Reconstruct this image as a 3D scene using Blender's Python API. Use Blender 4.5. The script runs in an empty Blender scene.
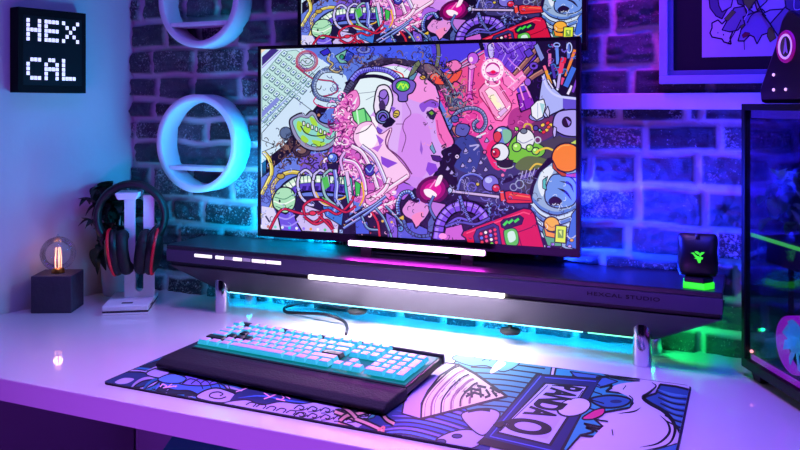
import bpy, bmesh, math, random
import numpy as np
from mathutils import Vector, Matrix
from mathutils.geometry import tessellate_polygon
random.seed(7)
SC = bpy.context.scene
COL = SC.collection
R = math.radians
H = 1.215                      # camera height; desk top at 0.75
DESK = 0.75
TH = R(23.63)
CT, ST = math.cos(TH), math.sin(TH)
WALL = 1.615
F = 800.0; HZ = 105.0

def ray(px, py):
    X, Z = (px-400)/F, (HZ-py)/F
    return Vector((X*CT-ST, X*ST+CT, Z))
CAM = Vector((0, 0, H))
def at_plane(px, py, p0, n):
    d = ray(px, py); n = Vector(n)
    return CAM + d*((Vector(p0)-CAM).dot(n)/d.dot(n))
def at_z(px, py, z): return at_plane(px, py, (0,0,z), (0,0,1))
def at_y(px, py, y): return at_plane(px, py, (0,y,0), (0,1,0))
def lin(c):
    c = c/255.0
    return c/12.92 if c <= .04045 else ((c+.055)/1.055)**2.4
def rgb(r, g, b): return (lin(r), lin(g), lin(b), 1.0)

# ---------------------------------------------------------------- materials
MATS = {}
def newmat(name):
    m = bpy.data.materials.new(name); m.use_nodes = True
    nt = m.node_tree
    return m, nt, nt.nodes, nt.links, nt.nodes['Principled BSDF']
def pbr(name, col, rough=.5, metal=0, coat=0, bump=0, bscale=60, var=0, vscale=8, emit=None, estr=0, spec=.5, trans=0, ior=1.45):
    if name in MATS: return MATS[name]
    m, nt, N, L, b = newmat(name)
    c = rgb(*col)
    b.inputs['Base Color'].default_value = c
    b.inputs['Roughness'].default_value = rough
    b.inputs['Metallic'].default_value = metal
    b.inputs['Coat Weight'].default_value = coat
    b.inputs['Coat Roughness'].default_value = .05
    b.inputs['Specular IOR Level'].default_value = spec
    b.inputs['Transmission Weight'].default_value = trans
    b.inputs['IOR'].default_value = ior
    tc = N.new('ShaderNodeTexCoord')
    if var:
        n = N.new('ShaderNodeTexNoise'); n.inputs['Scale'].default_value = vscale; n.inputs['Detail'].default_value = 5
        L.new(tc.outputs['Object'], n.inputs['Vector'])
        r = N.new('ShaderNodeMapRange'); r.inputs['To Min'].default_value = 1-var; r.inputs['To Max'].default_value = 1+var
        L.new(n.outputs['Fac'], r.inputs['Value'])
        mx = N.new('ShaderNodeVectorMath'); mx.operation = 'SCALE'; mx.inputs[0].default_value = c[:3]
        L.new(r.outputs['Result'], mx.inputs['Scale']); L.new(mx.outputs['Vector'], b.inputs['Base Color'])
    if bump:
        n = N.new('ShaderNodeTexNoise'); n.inputs['Scale'].default_value = bscale; n.inputs['Detail'].default_value = 4
        L.new(tc.outputs['Object'], n.inputs['Vector'])
        bp = N.new('ShaderNodeBump'); bp.inputs['Strength'].default_value = bump; bp.inputs['Distance'].default_value = .004
        L.new(n.outputs['Fac'], bp.inputs['Height']); L.new(bp.outputs['Normal'], b.inputs['Normal'])
    if emit:
        b.inputs['Emission Color'].default_value = rgb(*emit); b.inputs['Emission Strength'].default_value = estr
    MATS[name] = m
    return m
def paint_mat(name, emissive, estr=1.0, rough=.6):
    m, nt, N, L, b = newmat(name)
    a = N.new('ShaderNodeAttribute'); a.attribute_name = 'ink'
    if emissive:
        b.inputs['Base Color'].default_value = (.01,.01,.012,1)
        L.new(a.outputs['Color'], b.inputs['Emission Color']); b.inputs['Emission Strength'].default_value = estr
        b.inputs['Roughness'].default_value = .35
    else:
        L.new(a.outputs['Color'], b.inputs['Base Color']); b.inputs['Roughness'].default_value = rough
    return m
def glass_mat(name, tint, refl=1.0, rough=.0):
    """thin pane: mostly see-through, mirror by angle"""
    m = bpy.data.materials.new(name); m.use_nodes = True
    N, L = m.node_tree.nodes, m.node_tree.links
    N.clear()
    o = N.new('ShaderNodeOutputMaterial'); t = N.new('ShaderNodeBsdfTransparent'); g = N.new('ShaderNodeBsdfGlossy')
    mx = N.new('ShaderNodeMixShader'); f = N.new('ShaderNodeFresnel'); f.inputs['IOR'].default_value = 1.45
    mu = N.new('ShaderNodeMath'); mu.operation = 'MULTIPLY'; mu.inputs[1].default_value = refl
    t.inputs['Color'].default_value = (*tint, 1); g.inputs['Roughness'].default_value = rough
    L.new(f.outputs['Fac'], mu.inputs[0]); L.new(mu.outputs[0], mx.inputs['Fac'])
    L.new(t.outputs[0], mx.inputs[1]); L.new(g.outputs[0], mx.inputs[2]); L.new(mx.outputs[0], o.inputs['Surface'])
    return m

# ---------------------------------------------------------------- mesh helpers
class MB:
    def __init__(s): s.bm = bmesh.new(); s.slot = 0
    def _merge(s, tmp, M=None):
        if M is not None: bmesh.ops.transform(tmp, matrix=M, verts=tmp.verts)
        vm = {v: s.bm.verts.new(v.co) for v in tmp.verts}
        for f in tmp.faces:
            try:
                nf = s.bm.faces.new([vm[v] for v in f.verts]); nf.smooth = f.smooth; nf.material_index = s.slot
            except ValueError: pass
        tmp.free()
    def box(s, x0, x1, y0, y1, z0, z1, bev=0, seg=2, M=None):
        t = bmesh.new(); bmesh.ops.create_cube(t, size=1)
        for v in t.verts:
            v.co = Vector(((x0+x1)/2+v.co.x*(x1-x0), (y0+y1)/2+v.co.y*(y1-y0), (z0+z1)/2+v.co.z*(z1-z0)))
        if bev: bmesh.ops.bevel(t, geom=t.edges[:], offset=bev, segments=seg, profile=.5, affect='EDGES')
        s._merge(t, M); return s
    def frustum(s, bot, top, z0, z1, bev=0, seg=2, M=None):
        """bot/top = (x0,x1,y0,y1)"""
        t = bmesh.new()
        b = [t.verts.new((x, y, z0)) for x, y in ((bot[0],bot[2]),(bot[1],bot[2]),(bot[1],bot[3]),(bot[0],bot[3]))]
        a = [t.verts.new((x, y, z1)) for x, y in ((top[0],top[2]),(top[1],top[2]),(top[1],top[3]),(top[0],top[3]))]
        t.faces.new(b[::-1]); t.faces.new(a)
        for i in range(4): t.faces.new((b[i], b[(i+1)%4], a[(i+1)%4], a[i]))
        if bev: bmesh.ops.bevel(t, geom=t.edges[:], offset=bev, segments=seg, profile=.5, affect='EDGES')
        s._merge(t, M); return s
    def prism(s, pts, ext, bev=0, seg=2, M=None, smooth=False):
        """pts: 3D polygon, ext: vector"""
        t = bmesh.new(); ext = Vector(ext)
        a = [t.verts.new(p) for p in pts]; b = [t.verts.new(Vector(p)+ext) for p in pts]
        n = len(pts)
        t.faces.new(a[::-1]); t.faces.new(b)
        for i in range(n):
            f = t.faces.new((a[i], a[(i+1)%n], b[(i+1)%n], b[i])); f.smooth = smooth
        bmesh.ops.recalc_face_normals(t, faces=t.faces)
        if bev: bmesh.ops.bevel(t, geom=t.edges[:], offset=bev, segments=seg, profile=.5, affect='EDGES')
        s._merge(t, M); return s
    def cyl(s, p0, p1, r0, r1=None, seg=24, bev=0):
        r1 = r0 if r1 is None else r1
        p0, p1 = Vector(p0), Vector(p1); d = p1-p0; L = d.length
        t = bmesh.new(); bmesh.ops.create_cone(t, cap_ends=True, segments=seg, radius1=r0, radius2=r1, depth=L)
        for f in t.faces: f.smooth = len(f.verts) == 4
        if bev:
            es = [e for e in t.edges if any(len(f.verts) > 4 for f in e.link_faces)]
            bmesh.ops.bevel(t, geom=es, offset=bev, segments=2, profile=.5, affect='EDGES')
        M = Matrix.Translation((p0+p1)/2) @ d.to_track_quat('Z', 'Y').to_matrix().to_4x4()
        s._merge(t, M); return s
    def sphere(s, c, r, seg=24, M=None):
        t = bmesh.new(); bmesh.ops.create_uvsphere(t, u_segments=seg, v_segments=seg//2, radius=1)
        r = (r, r, r) if isinstance(r, (int, float)) else r
        for v in t.verts: v.co = Vector((v.co.x*r[0], v.co.y*r[1], v.co.z*r[2]))
        for f in t.faces: f.smooth = True
        s._merge(t, Matrix.Translation(c) @ (M or Matrix.Identity(4))); return s
    def lathe(s, prof, c=(0,0,0), seg=40, M=None):
        t = bmesh.new(); rings = []
        for r, z in prof:
            rings.append([t.verts.new((r*math.cos(2*math.pi*i/seg), r*math.sin(2*math.pi*i/seg), z)) for i in range(seg)])
        for a, b in zip(rings, rings[1:]):
            for i in range(seg):
                f = t.faces.new((a[i], a[(i+1)%seg], b[(i+1)%seg], b[i])); f.smooth = True
        s._merge(t, Matrix.Translation(c) @ (M or Matrix.Identity(4))); return s
    def tube(s, pts, r, seg=10, closed=False, flat=None):
        pts = [Vector(p) for p in pts]; n = len(pts); t = bmesh.new(); rings = []
        up = Vector((0,0,1))
        for i, p in enumerate(pts):
            if closed: d = (pts[(i+1)%n]-pts[i-1])
            else: d = pts[min(i+1,n-1)]-pts[max(i-1,0)]
            d.normalize()
            a = d.cross(up)
            if a.length < .1: a = d.cross(Vector((0,1,0)))
            a.normalize(); b = a.cross(d).normalized(); up = b
            rr = r[i] if isinstance(r, (list, tuple)) else r
            ra, rb = (rr, rr) if not flat else (rr*flat[0], rr*flat[1])
            rings.append([t.verts.new(p + a*ra*math.cos(2*math.pi*k/seg) + b*rb*math.sin(2*math.pi*k/seg)) for k in range(seg)])
        m = n if closed else n-1
        for i in range(m):
            A, B = rings[i], rings[(i+1)%n]
            for k in range(seg):
                f = t.faces.new((A[k], A[(k+1)%seg], B[(k+1)%seg], B[k])); f.smooth = True
        if not closed: t.faces.new(rings[0][::-1]); t.faces.new(rings[-1])
        s._merge(t); return s
    def poly(s, pts):
        vs = [s.bm.verts.new(p) for p in pts]; f = s.bm.faces.new(vs); f.material_index = s.slot; return s
    def build(s, name, mat, parent=None, loc=None, rot=None, recalc=True, bevel_norm=False):
        if recalc: bmesh.ops.recalc_face_normals(s.bm, faces=s.bm.faces)
        me = bpy.data.meshes.new(name); s.bm.to_mesh(me); s.bm.free()
        for m in (mat if isinstance(mat, (list, tuple)) else [mat]): me.materials.append(m)
        o = bpy.data.objects.new(name, me); COL.objects.link(o)
        if parent: o.parent = parent
        if loc is not None: o.location = loc
        if rot is not None: o.rotation_euler = rot
        return o
def tag(o, label=None, cat=None, group=None, kind=None):
    if label: o['label'] = label
    if cat: o['category'] = cat
    if group: o['group'] = group
    if kind: o['kind'] = kind
    return o
def empty(name, loc, rz=0, rx=0):
    o = bpy.data.objects.new(name, None); COL.objects.link(o); o.location = loc; o.rotation_euler = (rx, 0, rz)
    o.empty_display_size = .05
    return o
def struct(o): o['kind'] = 'structure'; return o
def spline(pts, n=8, closed=False):
    P = [Vector(p) for p in pts]; out = []; m = len(P)
    rng = range(m if closed else m-1)
    for i in rng:
        p0 = P[(i-1)%m] if closed or i > 0 else P[0]*2-P[1]
        p1, p2 = P[i], P[(i+1)%m]
        p3 = P[(i+2)%m] if closed or i+2 < m else P[-1]*2-P[-2]
        for k in range(n):
            t = k/n
            out.append(.5*((2*p1)+(p2-p0)*t+(2*p0-5*p1+4*p2-p3)*t*t+(3*p1-p0-3*p2+p3)*t**3))
    if not closed: out.append(P[-1])
    return out
def text_mesh(body, size, mat, name, parent, loc, rot, extrude=.0003, scale=(1,1,1), align='CENTER', space=1.0, bold=.012):
    cu = bpy.data.curves.new(name, 'FONT'); cu.body = body; cu.size = size; cu.extrude = extrude
    cu.align_x = align; cu.align_y = 'CENTER'; cu.space_character = space; cu.offset = size*bold
    t = bpy.data.objects.new('t', cu); COL.objects.link(t)
    bpy.context.view_layer.update()
    me = bpy.data.meshes.new_from_object(t.evaluated_get(bpy.context.evaluated_depsgraph_get()))
    bpy.data.objects.remove(t)
    me.materials.clear(); me.materials.append(mat)
    for p in me.polygons: p.material_index = 0
    o = bpy.data.objects.new(name, me); COL.objects.link(o); o.parent = parent
    o.location = loc; o.rotation_euler = rot; o.scale = scale
    return o

# ---------------------------------------------------------------- flat print / picture builder
def clip_rect(poly, x0, y0, x1, y1):
    for ax, lim, sgn in ((0,x0,1),(0,x1,-1),(1,y0,1),(1,y1,-1)):
        out = []
        for i in range(len(poly)):
            a, b = poly[i-1], poly[i]
            da, db = (a[ax]-lim)*sgn, (b[ax]-lim)*sgn
            if (da >= 0) != (db >= 0):
                t = da/(da-db); out.append((a[0]+(b[0]-a[0])*t, a[1]+(b[1]-a[1])*t))
            if db >= 0: out.append(b)
        poly = out
        if len(poly) < 3: return []
    return poly
class Art:
    """flat shapes in layers on one surface, mapped by fn(px, py) -> local (u, v)"""
    def __init__(s, fn, rect, dz=2e-5):
        s.fn, s.rect, s.dz = fn, rect, dz; s.v = []; s.f = []; s.c = []; s.layer = 0; s.wk = 1.0
    def _poly(s, pts, col):
        p = clip_rect(pts, *s.rect)
        if len(p) < 3: return
        b = len(s.v); z = s.layer*s.dz
        s.v += [(x, y, z) for x, y in p]; s.f.append(list(range(b, b+len(p)))); s.c.append(rgb(*col))
    def fill(s, pts, col, smooth=False, line=None, w=.8):
        if smooth: pts = [(p.x, p.y) for p in spline([(x,y,0) for x,y in pts], 5, True)]
        s.layer += 1
        q = [s.fn(x, y) for x, y in pts]
        for tri in tessellate_polygon([[Vector((x,y,0)) for x, y in q]]):
            s._poly([q[i] for i in tri], col)
        if line: s.stroke(list(pts)+[pts[0]], w, line, smooth=False)
    def stroke(s, pts, w, col, smooth=True, taper=False):
        if smooth and len(pts) > 2: pts = [(p.x, p.y) for p in spline([(x,y,0) for x,y in pts], 5)]
        s.layer += 1; n = len(pts)
        for i in range(n-1):
            (ax, ay), (bx, by) = pts[i], pts[i+1]
            dx, dy = bx-ax, by-ay; L = math.hypot(dx, dy)
            if L < 1e-6: continue
            wa = wb = w/2*(s.wk if sum(col) < 60 else 1)
            if taper:
                wa *= math.sin(math.pi*(i+.0)/(n-1))+.12; wb *= math.sin(math.pi*(i+1)/(n-1))+.12
            nx, ny = -dy/L, dx/L; ex, ey = dx/L*w*.12, dy/L*w*.12
            q = [(ax+nx*wa-ex, ay+ny*wa-ey), (bx+nx*wb+ex, by+ny*wb+ey), (bx-nx*wb+ex, by-ny*wb+ey), (ax-nx*wa-ex, ay-ny*wa-ey)]
            s._poly([s.fn(*p) for p in q], col)
    def ell(s, cx, cy, rx, ry, col, rot=0, line=None, w=.8, n=22, a0=0, a1=360):
        c, sn = math.cos(R(rot)), math.sin(R(rot))
        pts = []
        for i in range(n+1 if a1-a0 < 360 else n):
            a = R(a0+(a1-a0)*i/n); x, y = rx*math.cos(a), ry*math.sin(a)
            pts.append((cx+x*c-y*sn, cy+x*sn+y*c))
        if col: s.fill(pts, col)
        if line: s.stroke(pts+([pts[0]] if a1-a0 >= 360 else []), w, line, smooth=False)
    def pipe(s, pts, w, col, line=(20,15,45), hi=None, ribs=None, ribw=.6, ribstep=3):
        s.stroke(pts, w+1.4, line); s.stroke(pts, w, col)
        if hi:
            sp = [(p.x, p.y) for p in spline([(x,y,0) for x,y in pts], 5)]
            off = []
            for i, (x, y) in enumerate(sp):
                a = sp[max(i-1,0)]; b = sp[min(i+1,len(sp)-1)]; L = math.hypot(b[0]-a[0], b[1]-a[1]) or 1
                off.append((x+(b[1]-a[1])/L*w*.22, y-(b[0]-a[0])/L*w*.22))
            s.stroke(off, w*.35, hi, smooth=False)
        if ribs:
            sp = [(p.x, p.y) for p in spline([(x,y,0) for x,y in pts], 8)]; acc = 0; s.layer += 1
            for i in range(1, len(sp)):
                dx, dy = sp[i][0]-sp[i-1][0], sp[i][1]-sp[i-1][1]; L = math.hypot(dx, dy); acc += L
                if acc >= ribstep and L > 0:
                    acc = 0; nx, ny = -dy/L*w/2, dx/L*w/2; x, y = sp[i]
                    s.stroke([(x+nx, y+ny), (x-nx, y-ny)], ribw, ribs, smooth=False); s.layer -= 1
    def curls(s, box, n, cols, w=.7, size=4, seed=1):
        rd = random.Random(seed); s.layer += 1; keep = s.layer
        for _ in range(n):
            x, y = rd.uniform(box[0], box[2]), rd.uniform(box[1], box[3]); a = rd.uniform(0, 6.28); k = rd.choice((-1, 1)); p = []
            st = size*rd.uniform(.25, .5)
            for j in range(6):
                p.append((x, y)); x += math.cos(a)*st; y += math.sin(a)*st; a += k*(.3+.22*j); st *= .92
            s.stroke(p, w*rd.uniform(.7, 1.3), rd.choice(cols), smooth=False); s.layer = keep + (_ % 3)
        s.layer = keep+4
    def object(s, name, mat, parent, M):
        me = bpy.data.meshes.new(name)
        me.from_pydata([M @ Vector(v) for v in s.v], [], s.f)
        at = me.color_attributes.new('ink', 'FLOAT_COLOR', 'CORNER')
        buf = []
        for f, c in zip(s.f, s.c): buf += list(c)*len(f)
        at.data.foreach_set('color', buf)
        me.materials.append(mat); me.update()
        o = bpy.data.objects.new(name, me); COL.objects.link(o); o.parent = parent
        return o
# ================================================================= SETTING
plaster = pbr('plaster', (205,200,205), .85, bump=.25, bscale=35, var=.05, vscale=3)
white_gloss = pbr('white_gloss', (222,216,222), .35, coat=1.0, var=.02, vscale=3)
MATS['white_gloss'].node_tree.nodes['Principled BSDF'].inputs['Coat Roughness'].default_value = .03
LA = at_z(0, 314.4, DESK); LB = at_y(129.5, 284, 1.602)             # two points on the left wall line
ldir = Vector((LB.x-LA.x, LB.y-LA.y, 0)).normalized(); lnor = Vector((ldir.y, -ldir.x, 0))   # into the room
def left_x(y): return LA.x + (y-LA.y)*ldir.x/ldir.y
CX = left_x(WALL)
ZT = 2.5
# left wall: slab, sharp edge at the corner
y0 = -1.2
MB().prism([(left_x(y0),y0,0),(left_x(WALL),WALL,0),(left_x(WALL)-.12,WALL,0),(left_x(y0)-.12,y0,0)], (0,0,ZT)).build('wall_left', plaster)
struct(bpy.data.objects['wall_left'])
struct(MB().box(CX-.14, 1.5, WALL+.002, WALL+.12, 0, ZT).build('wall_back', plaster))
struct(MB().box(1.5, 1.62, y0, WALL, 0, ZT).build('wall_right', plaster))
struct(MB().box(left_x(y0)-.15, 1.62, y0, WALL+.12, -.05, 0).build('floor', pbr('floor_carpet', (60,58,66), .95, bump=.6, bscale=300)))
struct(MB().box(left_x(y0)-.15, 1.62, y0, WALL+.12, ZT, ZT+.05).build('ceiling', plaster))

# ---- brick cladding as one relief, rows and joints read from the photo
def brick_wall():
    step = .0036
    X0, X1, Z0, Z1 = CX+.001, 1.45, .60, 1.86
    nx, nz = int((X1-X0)/step)+1, int((Z1-Z0)/step)+1
    xs = np.linspace(X0, X1, nx); zs = np.linspace(Z0, Z1, nz)
    rng = np.random.RandomState(5)
    def noise(fx, fz, seed):
        r = np.random.RandomState(seed); gx = int((X1-X0)*fx)+3; gz = int((Z1-Z0)*fz)+3
        g = r.rand(gz, gx)
        U = (xs-X0)*fx; V = (zs-Z0)*fz
        iu = U.astype(int); iv = V.astype(int); fu = U-iu; fv = V-iv
        fu = fu*fu*(3-2*fu); fv = fv*fv*(3-2*fv)
        a = g[np.ix_(iv, iu)]; b = g[np.ix_(iv, iu+1)]; c = g[np.ix_(iv+1, iu)]; d = g[np.ix_(iv+1, iu+1)]
        return (a*(1-fu)+b*fu)*(1-fv)[:,None] + (c*(1-fu)+d*fu)*fv[:,None]
    rows = [.69,.62,.55,.48,.41,.34,.275,.21,.144,.074,.012,-.035,-.093,-.155,-.232,-.293,-.36,-.425,-.49,-.56,-.63]
    known = {5:[(143,5),(615,10)],6:[(143,8),(615,12)],7:[(133,36),(168,36),(614,50)],8:[(155,60),(606,84),(655,84)],9:[(159,86),(195,86)],
             10:[(619,115),(687,115),(702,115)],11:[(138,128),(648,140)],12:[(137,152),(590,170),(698,170)],13:[(639,206)],
             14:[(177,209),(207,209),(630,242),(714,242)],15:[(183,240)]}
    h = np.zeros((nz, nx)); mask = np.zeros((nz, nx)); val = np.zeros((nz, nx)); fleck = np.zeros((nz, nx))
    wob = (noise(14,14,1)-.5)*.012; wob2 = (noise(14,14,2)-.5)*.012
    XX = xs[None,:]+wob; ZZ = (zs[:,None]-H)+wob2
    for k in range(len(rows)-1):
        zt, zb = rows[k], rows[k+1]
        js = sorted(at_y(px, py, WALL).x for px, py in known.get(k, []))
        full = []
        # fill gaps between known joints with bricks of usual length
        pts = [X0-.08*rng.rand()]+js+[X1+.1]
        for a, b in zip(pts, pts[1:]):
            full.append(a); n = max(1, int(round((b-a)/rng.uniform(.10,.15)))) if (b-a) > .18 else 1
            for q in range(1, n): full.append(a+(b-a)*(q/n)+rng.uniform(-.022,.022))
        full.append(X1+.1)
        for a, b in zip(full, full[1:]):
            g = .0036+.002*rng.rand()
            d = np.minimum(np.minimum(XX-(a+g), (b-g)-XX), np.minimum(ZZ-(zb+g), (zt-g)-ZZ))
            e = np.clip(d/.005, 0, 1); e = e*e*(3-2*e)
            sel = d > 0
            pr = rng.uniform(.009,.016); tx, tz = rng.uniform(-.02,.02), rng.uniform(-.06,.06)
            hb = e*(pr+(XX-(a+b)/2)*tx+(ZZ-(zt+zb)/2)*tz)
            h = np.where(sel, hb, h); mask = np.where(sel, e, mask)
            val = np.where(sel, rng.rand(), val); fleck = np.where(sel, rng.choice([0,.1,.2,.4,.75]), fleck)
    rough = (noise(26,40,3)-.5)*.010+(noise(60,95,4)-.5)*.008+(noise(125,130,6)-.5)*.003
    ledge = np.abs(((noise(10,26,9)*3.0)%1.0)-.5)*.006       # split-slate ridges
    h = h+mask*(rough+ledge)+(1-mask)*((noise(60,60,8)-.5)*.003+.002)
    h = np.clip(h, .0005, None)
    Y = WALL-h
    co = np.empty((nz, nx, 3)); co[...,0] = xs[None,:]; co[...,1] = Y; co[...,2] = zs[:,None]
    me = bpy.data.meshes.new('wall_brick')
    idx = np.arange(nz*nx).reshape(nz, nx)
    q = np.stack([idx[:-1,:-1], idx[:-1,1:], idx[1:,1:], idx[1:,:-1]], -1).reshape(-1, 4)
    me.vertices.add(nz*nx); me.vertices.foreach_set('co', co.reshape(-1))
    me.loops.add(q.size); me.loops.foreach_set('vertex_index', q.reshape(-1).astype(np.int32))
    me.polygons.add(len(q)); me.polygons.foreach_set('loop_start', np.arange(0, q.size, 4, dtype=np.int32))
    me.polygons.foreach_set('use_smooth', np.ones(len(q), dtype=bool))
    me.update(calc_edges=True)
    at = me.color_attributes.new('brick', 'FLOAT_COLOR', 'POINT')
    c = np.stack([mask, val, fleck, np.ones_like(mask)], -1)
    at.data.foreach_set('color', c.reshape(-1).astype(np.float32))
    m, nt, N, L, b = newmat('slate_brick')
    a = N.new('ShaderNodeAttribute'); a.attribute_name = 'brick'
    sp = N.new('ShaderNodeSeparateColor'); L.new(a.outputs['Color'], sp.inputs[0])
    tc = N.new('ShaderNodeTexCoord')
    n1 = N.new('ShaderNodeTexNoise'); n1.inputs['Scale'].default_value = 190; n1.inputs['Detail'].default_value = 5; n1.inputs['Roughness'].default_value = .7
    n2 = N.new('ShaderNodeTexNoise'); n2.inputs['Scale'].default_value = 18; n2.inputs['Detail'].default_value = 4
    for n in (n1, n2): L.new(tc.outputs['Object'], n.inputs['Vector'])
    # flecks: fine noise + broad noise + per-brick amount
    ad = N.new('ShaderNodeMath'); ad.operation = 'MULTIPLY_ADD'; L.new(n2.outputs['Fac'], ad.inputs[0]); ad.inputs[1].default_value = .35; L.new(n1.outputs['Fac'], ad.inputs[2])
    ad2 = N.new('ShaderNodeMath'); ad2.operation = 'MULTIPLY_ADD'; L.new(sp.outputs['Blue'], ad2.inputs[0]); ad2.inputs[1].default_value = .16; L.new(ad.outputs[0], ad2.inputs[2])
    mr = N.new('ShaderNodeMapRange'); mr.inputs['From Min'].default_value = .80; mr.inputs['From Max'].default_value = .93; L.new(ad2.outputs[0], mr.inputs['Value'])
    rp = N.new('ShaderNodeValToRGB')
    rp.color_ramp.elements[0].color = (.015,.017,.026,1); rp.color_ramp.elements[1].color = (.075,.085,.11,1)
    L.new(sp.outputs['Green'], rp.inputs['Fac'])
    mx = N.new('ShaderNodeMix'); mx.data_type = 'RGBA'; L.new(mr.outputs['Result'], mx.inputs['Factor']); L.new(rp.outputs['Color'], mx.inputs['A']); mx.inputs['B'].default_value = (.42,.42,.45,1)
    mo = N.new('ShaderNodeMix'); mo.data_type = 'RGBA'; L.new(sp.outputs['Red'], mo.inputs['Factor']); mo.inputs['A'].default_value = (.58,.57,.60,1); L.new(mx.outputs['Result'], mo.inputs['B'])
    L.new(mo.outputs['Result'], b.inputs['Base Color']); b.inputs['Roughness'].default_value = .55
    bp = N.new('ShaderNodeBump'); bp.inputs['Strength'].default_value = 1.0; bp.inputs['Distance'].default_value = .005
    L.new(ad.outputs[0], bp.inputs['Height']); L.new(bp.outputs['Normal'], b.inputs['Normal'])
    me.materials.append(m)
    o = bpy.data.objects.new('wall_brick_cladding', me); COL.objects.link(o); struct(o)
brick_wall()

# white ledge rail on the wall
zr1, zr0 = H+.0225, H-.0085
struct(MB().box(-.55, 1.45, WALL-.030, WALL+.001, zr0, zr1, .002).build('trim_1', pbr('rail_white', (225,222,230), .45)))

# ================================================================= DESK
FY = .975
dk = empty('desk', (-.3, 1.3, 0)); tag(dk, 'long glossy white desk running along the brick wall', 'desk')
o3 = Vector((-.3, 1.3, 0))
def L3(x, y, z): return Vector((x, y, z))-o3
MB().prism([L3(left_x(FY)+.002,FY,DESK-.0386), L3(.95,FY,DESK-.0386), L3(.95,WALL-.0005,DESK-.0386), L3(left_x(WALL)+.002,WALL-.0005,DESK-.0386)], (0,0,.0386), bev=.0015).build('desk_top', white_gloss, dk)
for x in (-1.455+.03, .88):
    MB().box(x+.3-.015, x+.3+.015, .05+FY-1.3, WALL-.05-1.3, 0, DESK-.0388, .002).build('side_panel', pbr('panel_pale', (150,140,160), .6), dk)
MB().box(-1.36+.3, .85+.3, WALL-.10-1.3, WALL-.08-1.3, .35, DESK-.0388, .001).build('back_panel', pbr('panel_pale', (150,140,160), .6), dk)
sb = empty('storage_box', (-1.0, 1.42, 0), TH); tag(sb, 'dark teal storage box standing on the floor under the desk', 'box')
tealm = pbr('teal_box', (30,215,190), .5, var=.1)
MB().frustum((-.12,.12,-.10,.10), (-.13,.13,-.11,.11), 0, .48, .004).build('box_body', tealm, sb)
MB().box(-.137,.137,-.117,.117,.478,.515,.005).build('lid', tealm, sb)

# ================================================================= SHELF STAND (wide hub over the desk)
SX0, SX1, SYF, SZ = -3.835*.314, -.133*.314, 1.44, H-.314
hub = empty('desk_shelf', ((SX0+SX1)/2, 1.53, DESK)); tag(hub, 'long black desktop shelf with glowing slots and chrome legs under the monitor', 'desk shelf')
ho = Vector(((SX0+SX1)/2, 1.53, DESK))
black_satin = pbr('black_satin', (30,27,38), .34, bump=.03, bscale=400, spec=.6)
lip_mat = pbr('lip_satin', (70,60,86), .42, bump=.03, bscale=500)
def hl(x, y, z): return Vector((x, y, z))-ho
ZL1 = SZ-.037; ZG = ZL1-.010; ZB = H-.4205; YB = 1.497; BK = WALL-.018
bx0, bx1 = at_plane(221, 285, (0,YB,0), (0,1,0)).x, at_plane(655, 340, (0,YB,0), (0,1,0)).x
# top plate
MB().box(SX0-ho.x, SX1-ho.x, SYF-.0-ho.y, BK-ho.y, SZ-.010-ho.z, SZ-ho.z, .002).build('top_plate', black_satin, hub)
lip = MB().box(SX0-ho.x, SX1-ho.x, SYF-ho.y, SYF+.012-ho.y, ZL1-ho.z, SZ-.0101-ho.z, .001).build('front_lip', lip_mat, hub)
# body below: wedge with slanting ends
def bodypoly():
    m = MB(); t = m.bm
    up = [hl(SX0+.001,SYF+.006,ZG), hl(SX1-.001,SYF+.006,ZG), hl(SX1-.001,BK,ZG), hl(SX0+.001,BK,ZG)]
    dn = [hl(bx0,YB,ZB), hl(bx1,YB,ZB), hl(bx1,BK,ZB), hl(bx0,BK,ZB)]
    u = [t.verts.new(p) for p in up]; d = [t.verts.new(p) for p in dn]
    t.faces.new(u); t.faces.new(d[::-1])
    for i in range(4): t.faces.new((d[i], d[(i+1)%4], u[(i+1)%4], u[i]))
    return m
bodypoly().build('body', pbr('body_grey', (44,40,46), .42, bump=.03, bscale=500), hub)
MB().box(SX0+.004-ho.x, SX1-.004-ho.x, SYF+.012-ho.y, BK-.002-ho.y, ZG+.0002-ho.z, SZ-.0103-ho.z).build('core', black_satin, hub)
warm = pbr('lamp_white', (255,250,240), .4, emit=(255,246,225), estr=7.0)
gx0, gx1 = at_y(308, 275, SYF).x, at_y(503, 298, SYF).x
MB().box(gx0-ho.x, gx1-ho.x, SYF+.001-ho.y, SYF+.0115-ho.y, ZG+.0012-ho.z, ZL1-.0012-ho.z, .0005).build('front_light_strip', warm, hub)
btn = pbr('button_white', (240,238,235), .4, emit=(255,246,225), estr=1.1); btnd = pbr('button_grey', (150,142,155), .5, emit=(150,140,160), estr=.35)  # grey buttons are no lamps; a faint glow is added so they show
for a, b, lit in ((194.5,212,1),(215.5,224,1),(225,232.5,0),(233,242,1),(243,250.5,0),(252,265.5,1),(266.5,281,1)):
    xa, xb = at_y(a, 258, SYF).x, at_y(b, 258, SYF).x
    zc = SZ-.0185-.0
    o = MB().box(xa-ho.x, xb-ho.x, SYF-.0012-ho.y, SYF+.002-ho.y, zc-.0035-ho.z, zc+.0035-ho.z, .0006).build('touch_button', btn if lit else btnd, lip)
    if not lit: o['label'] = 'grey button with a faint added glow'
xa, xb = at_y(586, 297, SYF).x, at_y(661, 303, SYF).x
text_mesh('HEXCAL STUDIO', .0092, pbr('letter_dark', (18,14,24), .6), 'lettering', hub, hl((xa+xb)/2, SYF-.0004, SZ-.0215), (R(90),0,0), scale=(1.62,1,1), space=1.12)
chrome = pbr('chrome', (214,208,220), .12, metal=1)
lf = [(-1.086,1.487,.0165,H-.386),(-.177,1.487,.0165,H-.385),(-1.07,1.575,.0145,ZB+.002),(-.165,1.575,.0145,ZB+.002)]
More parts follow.
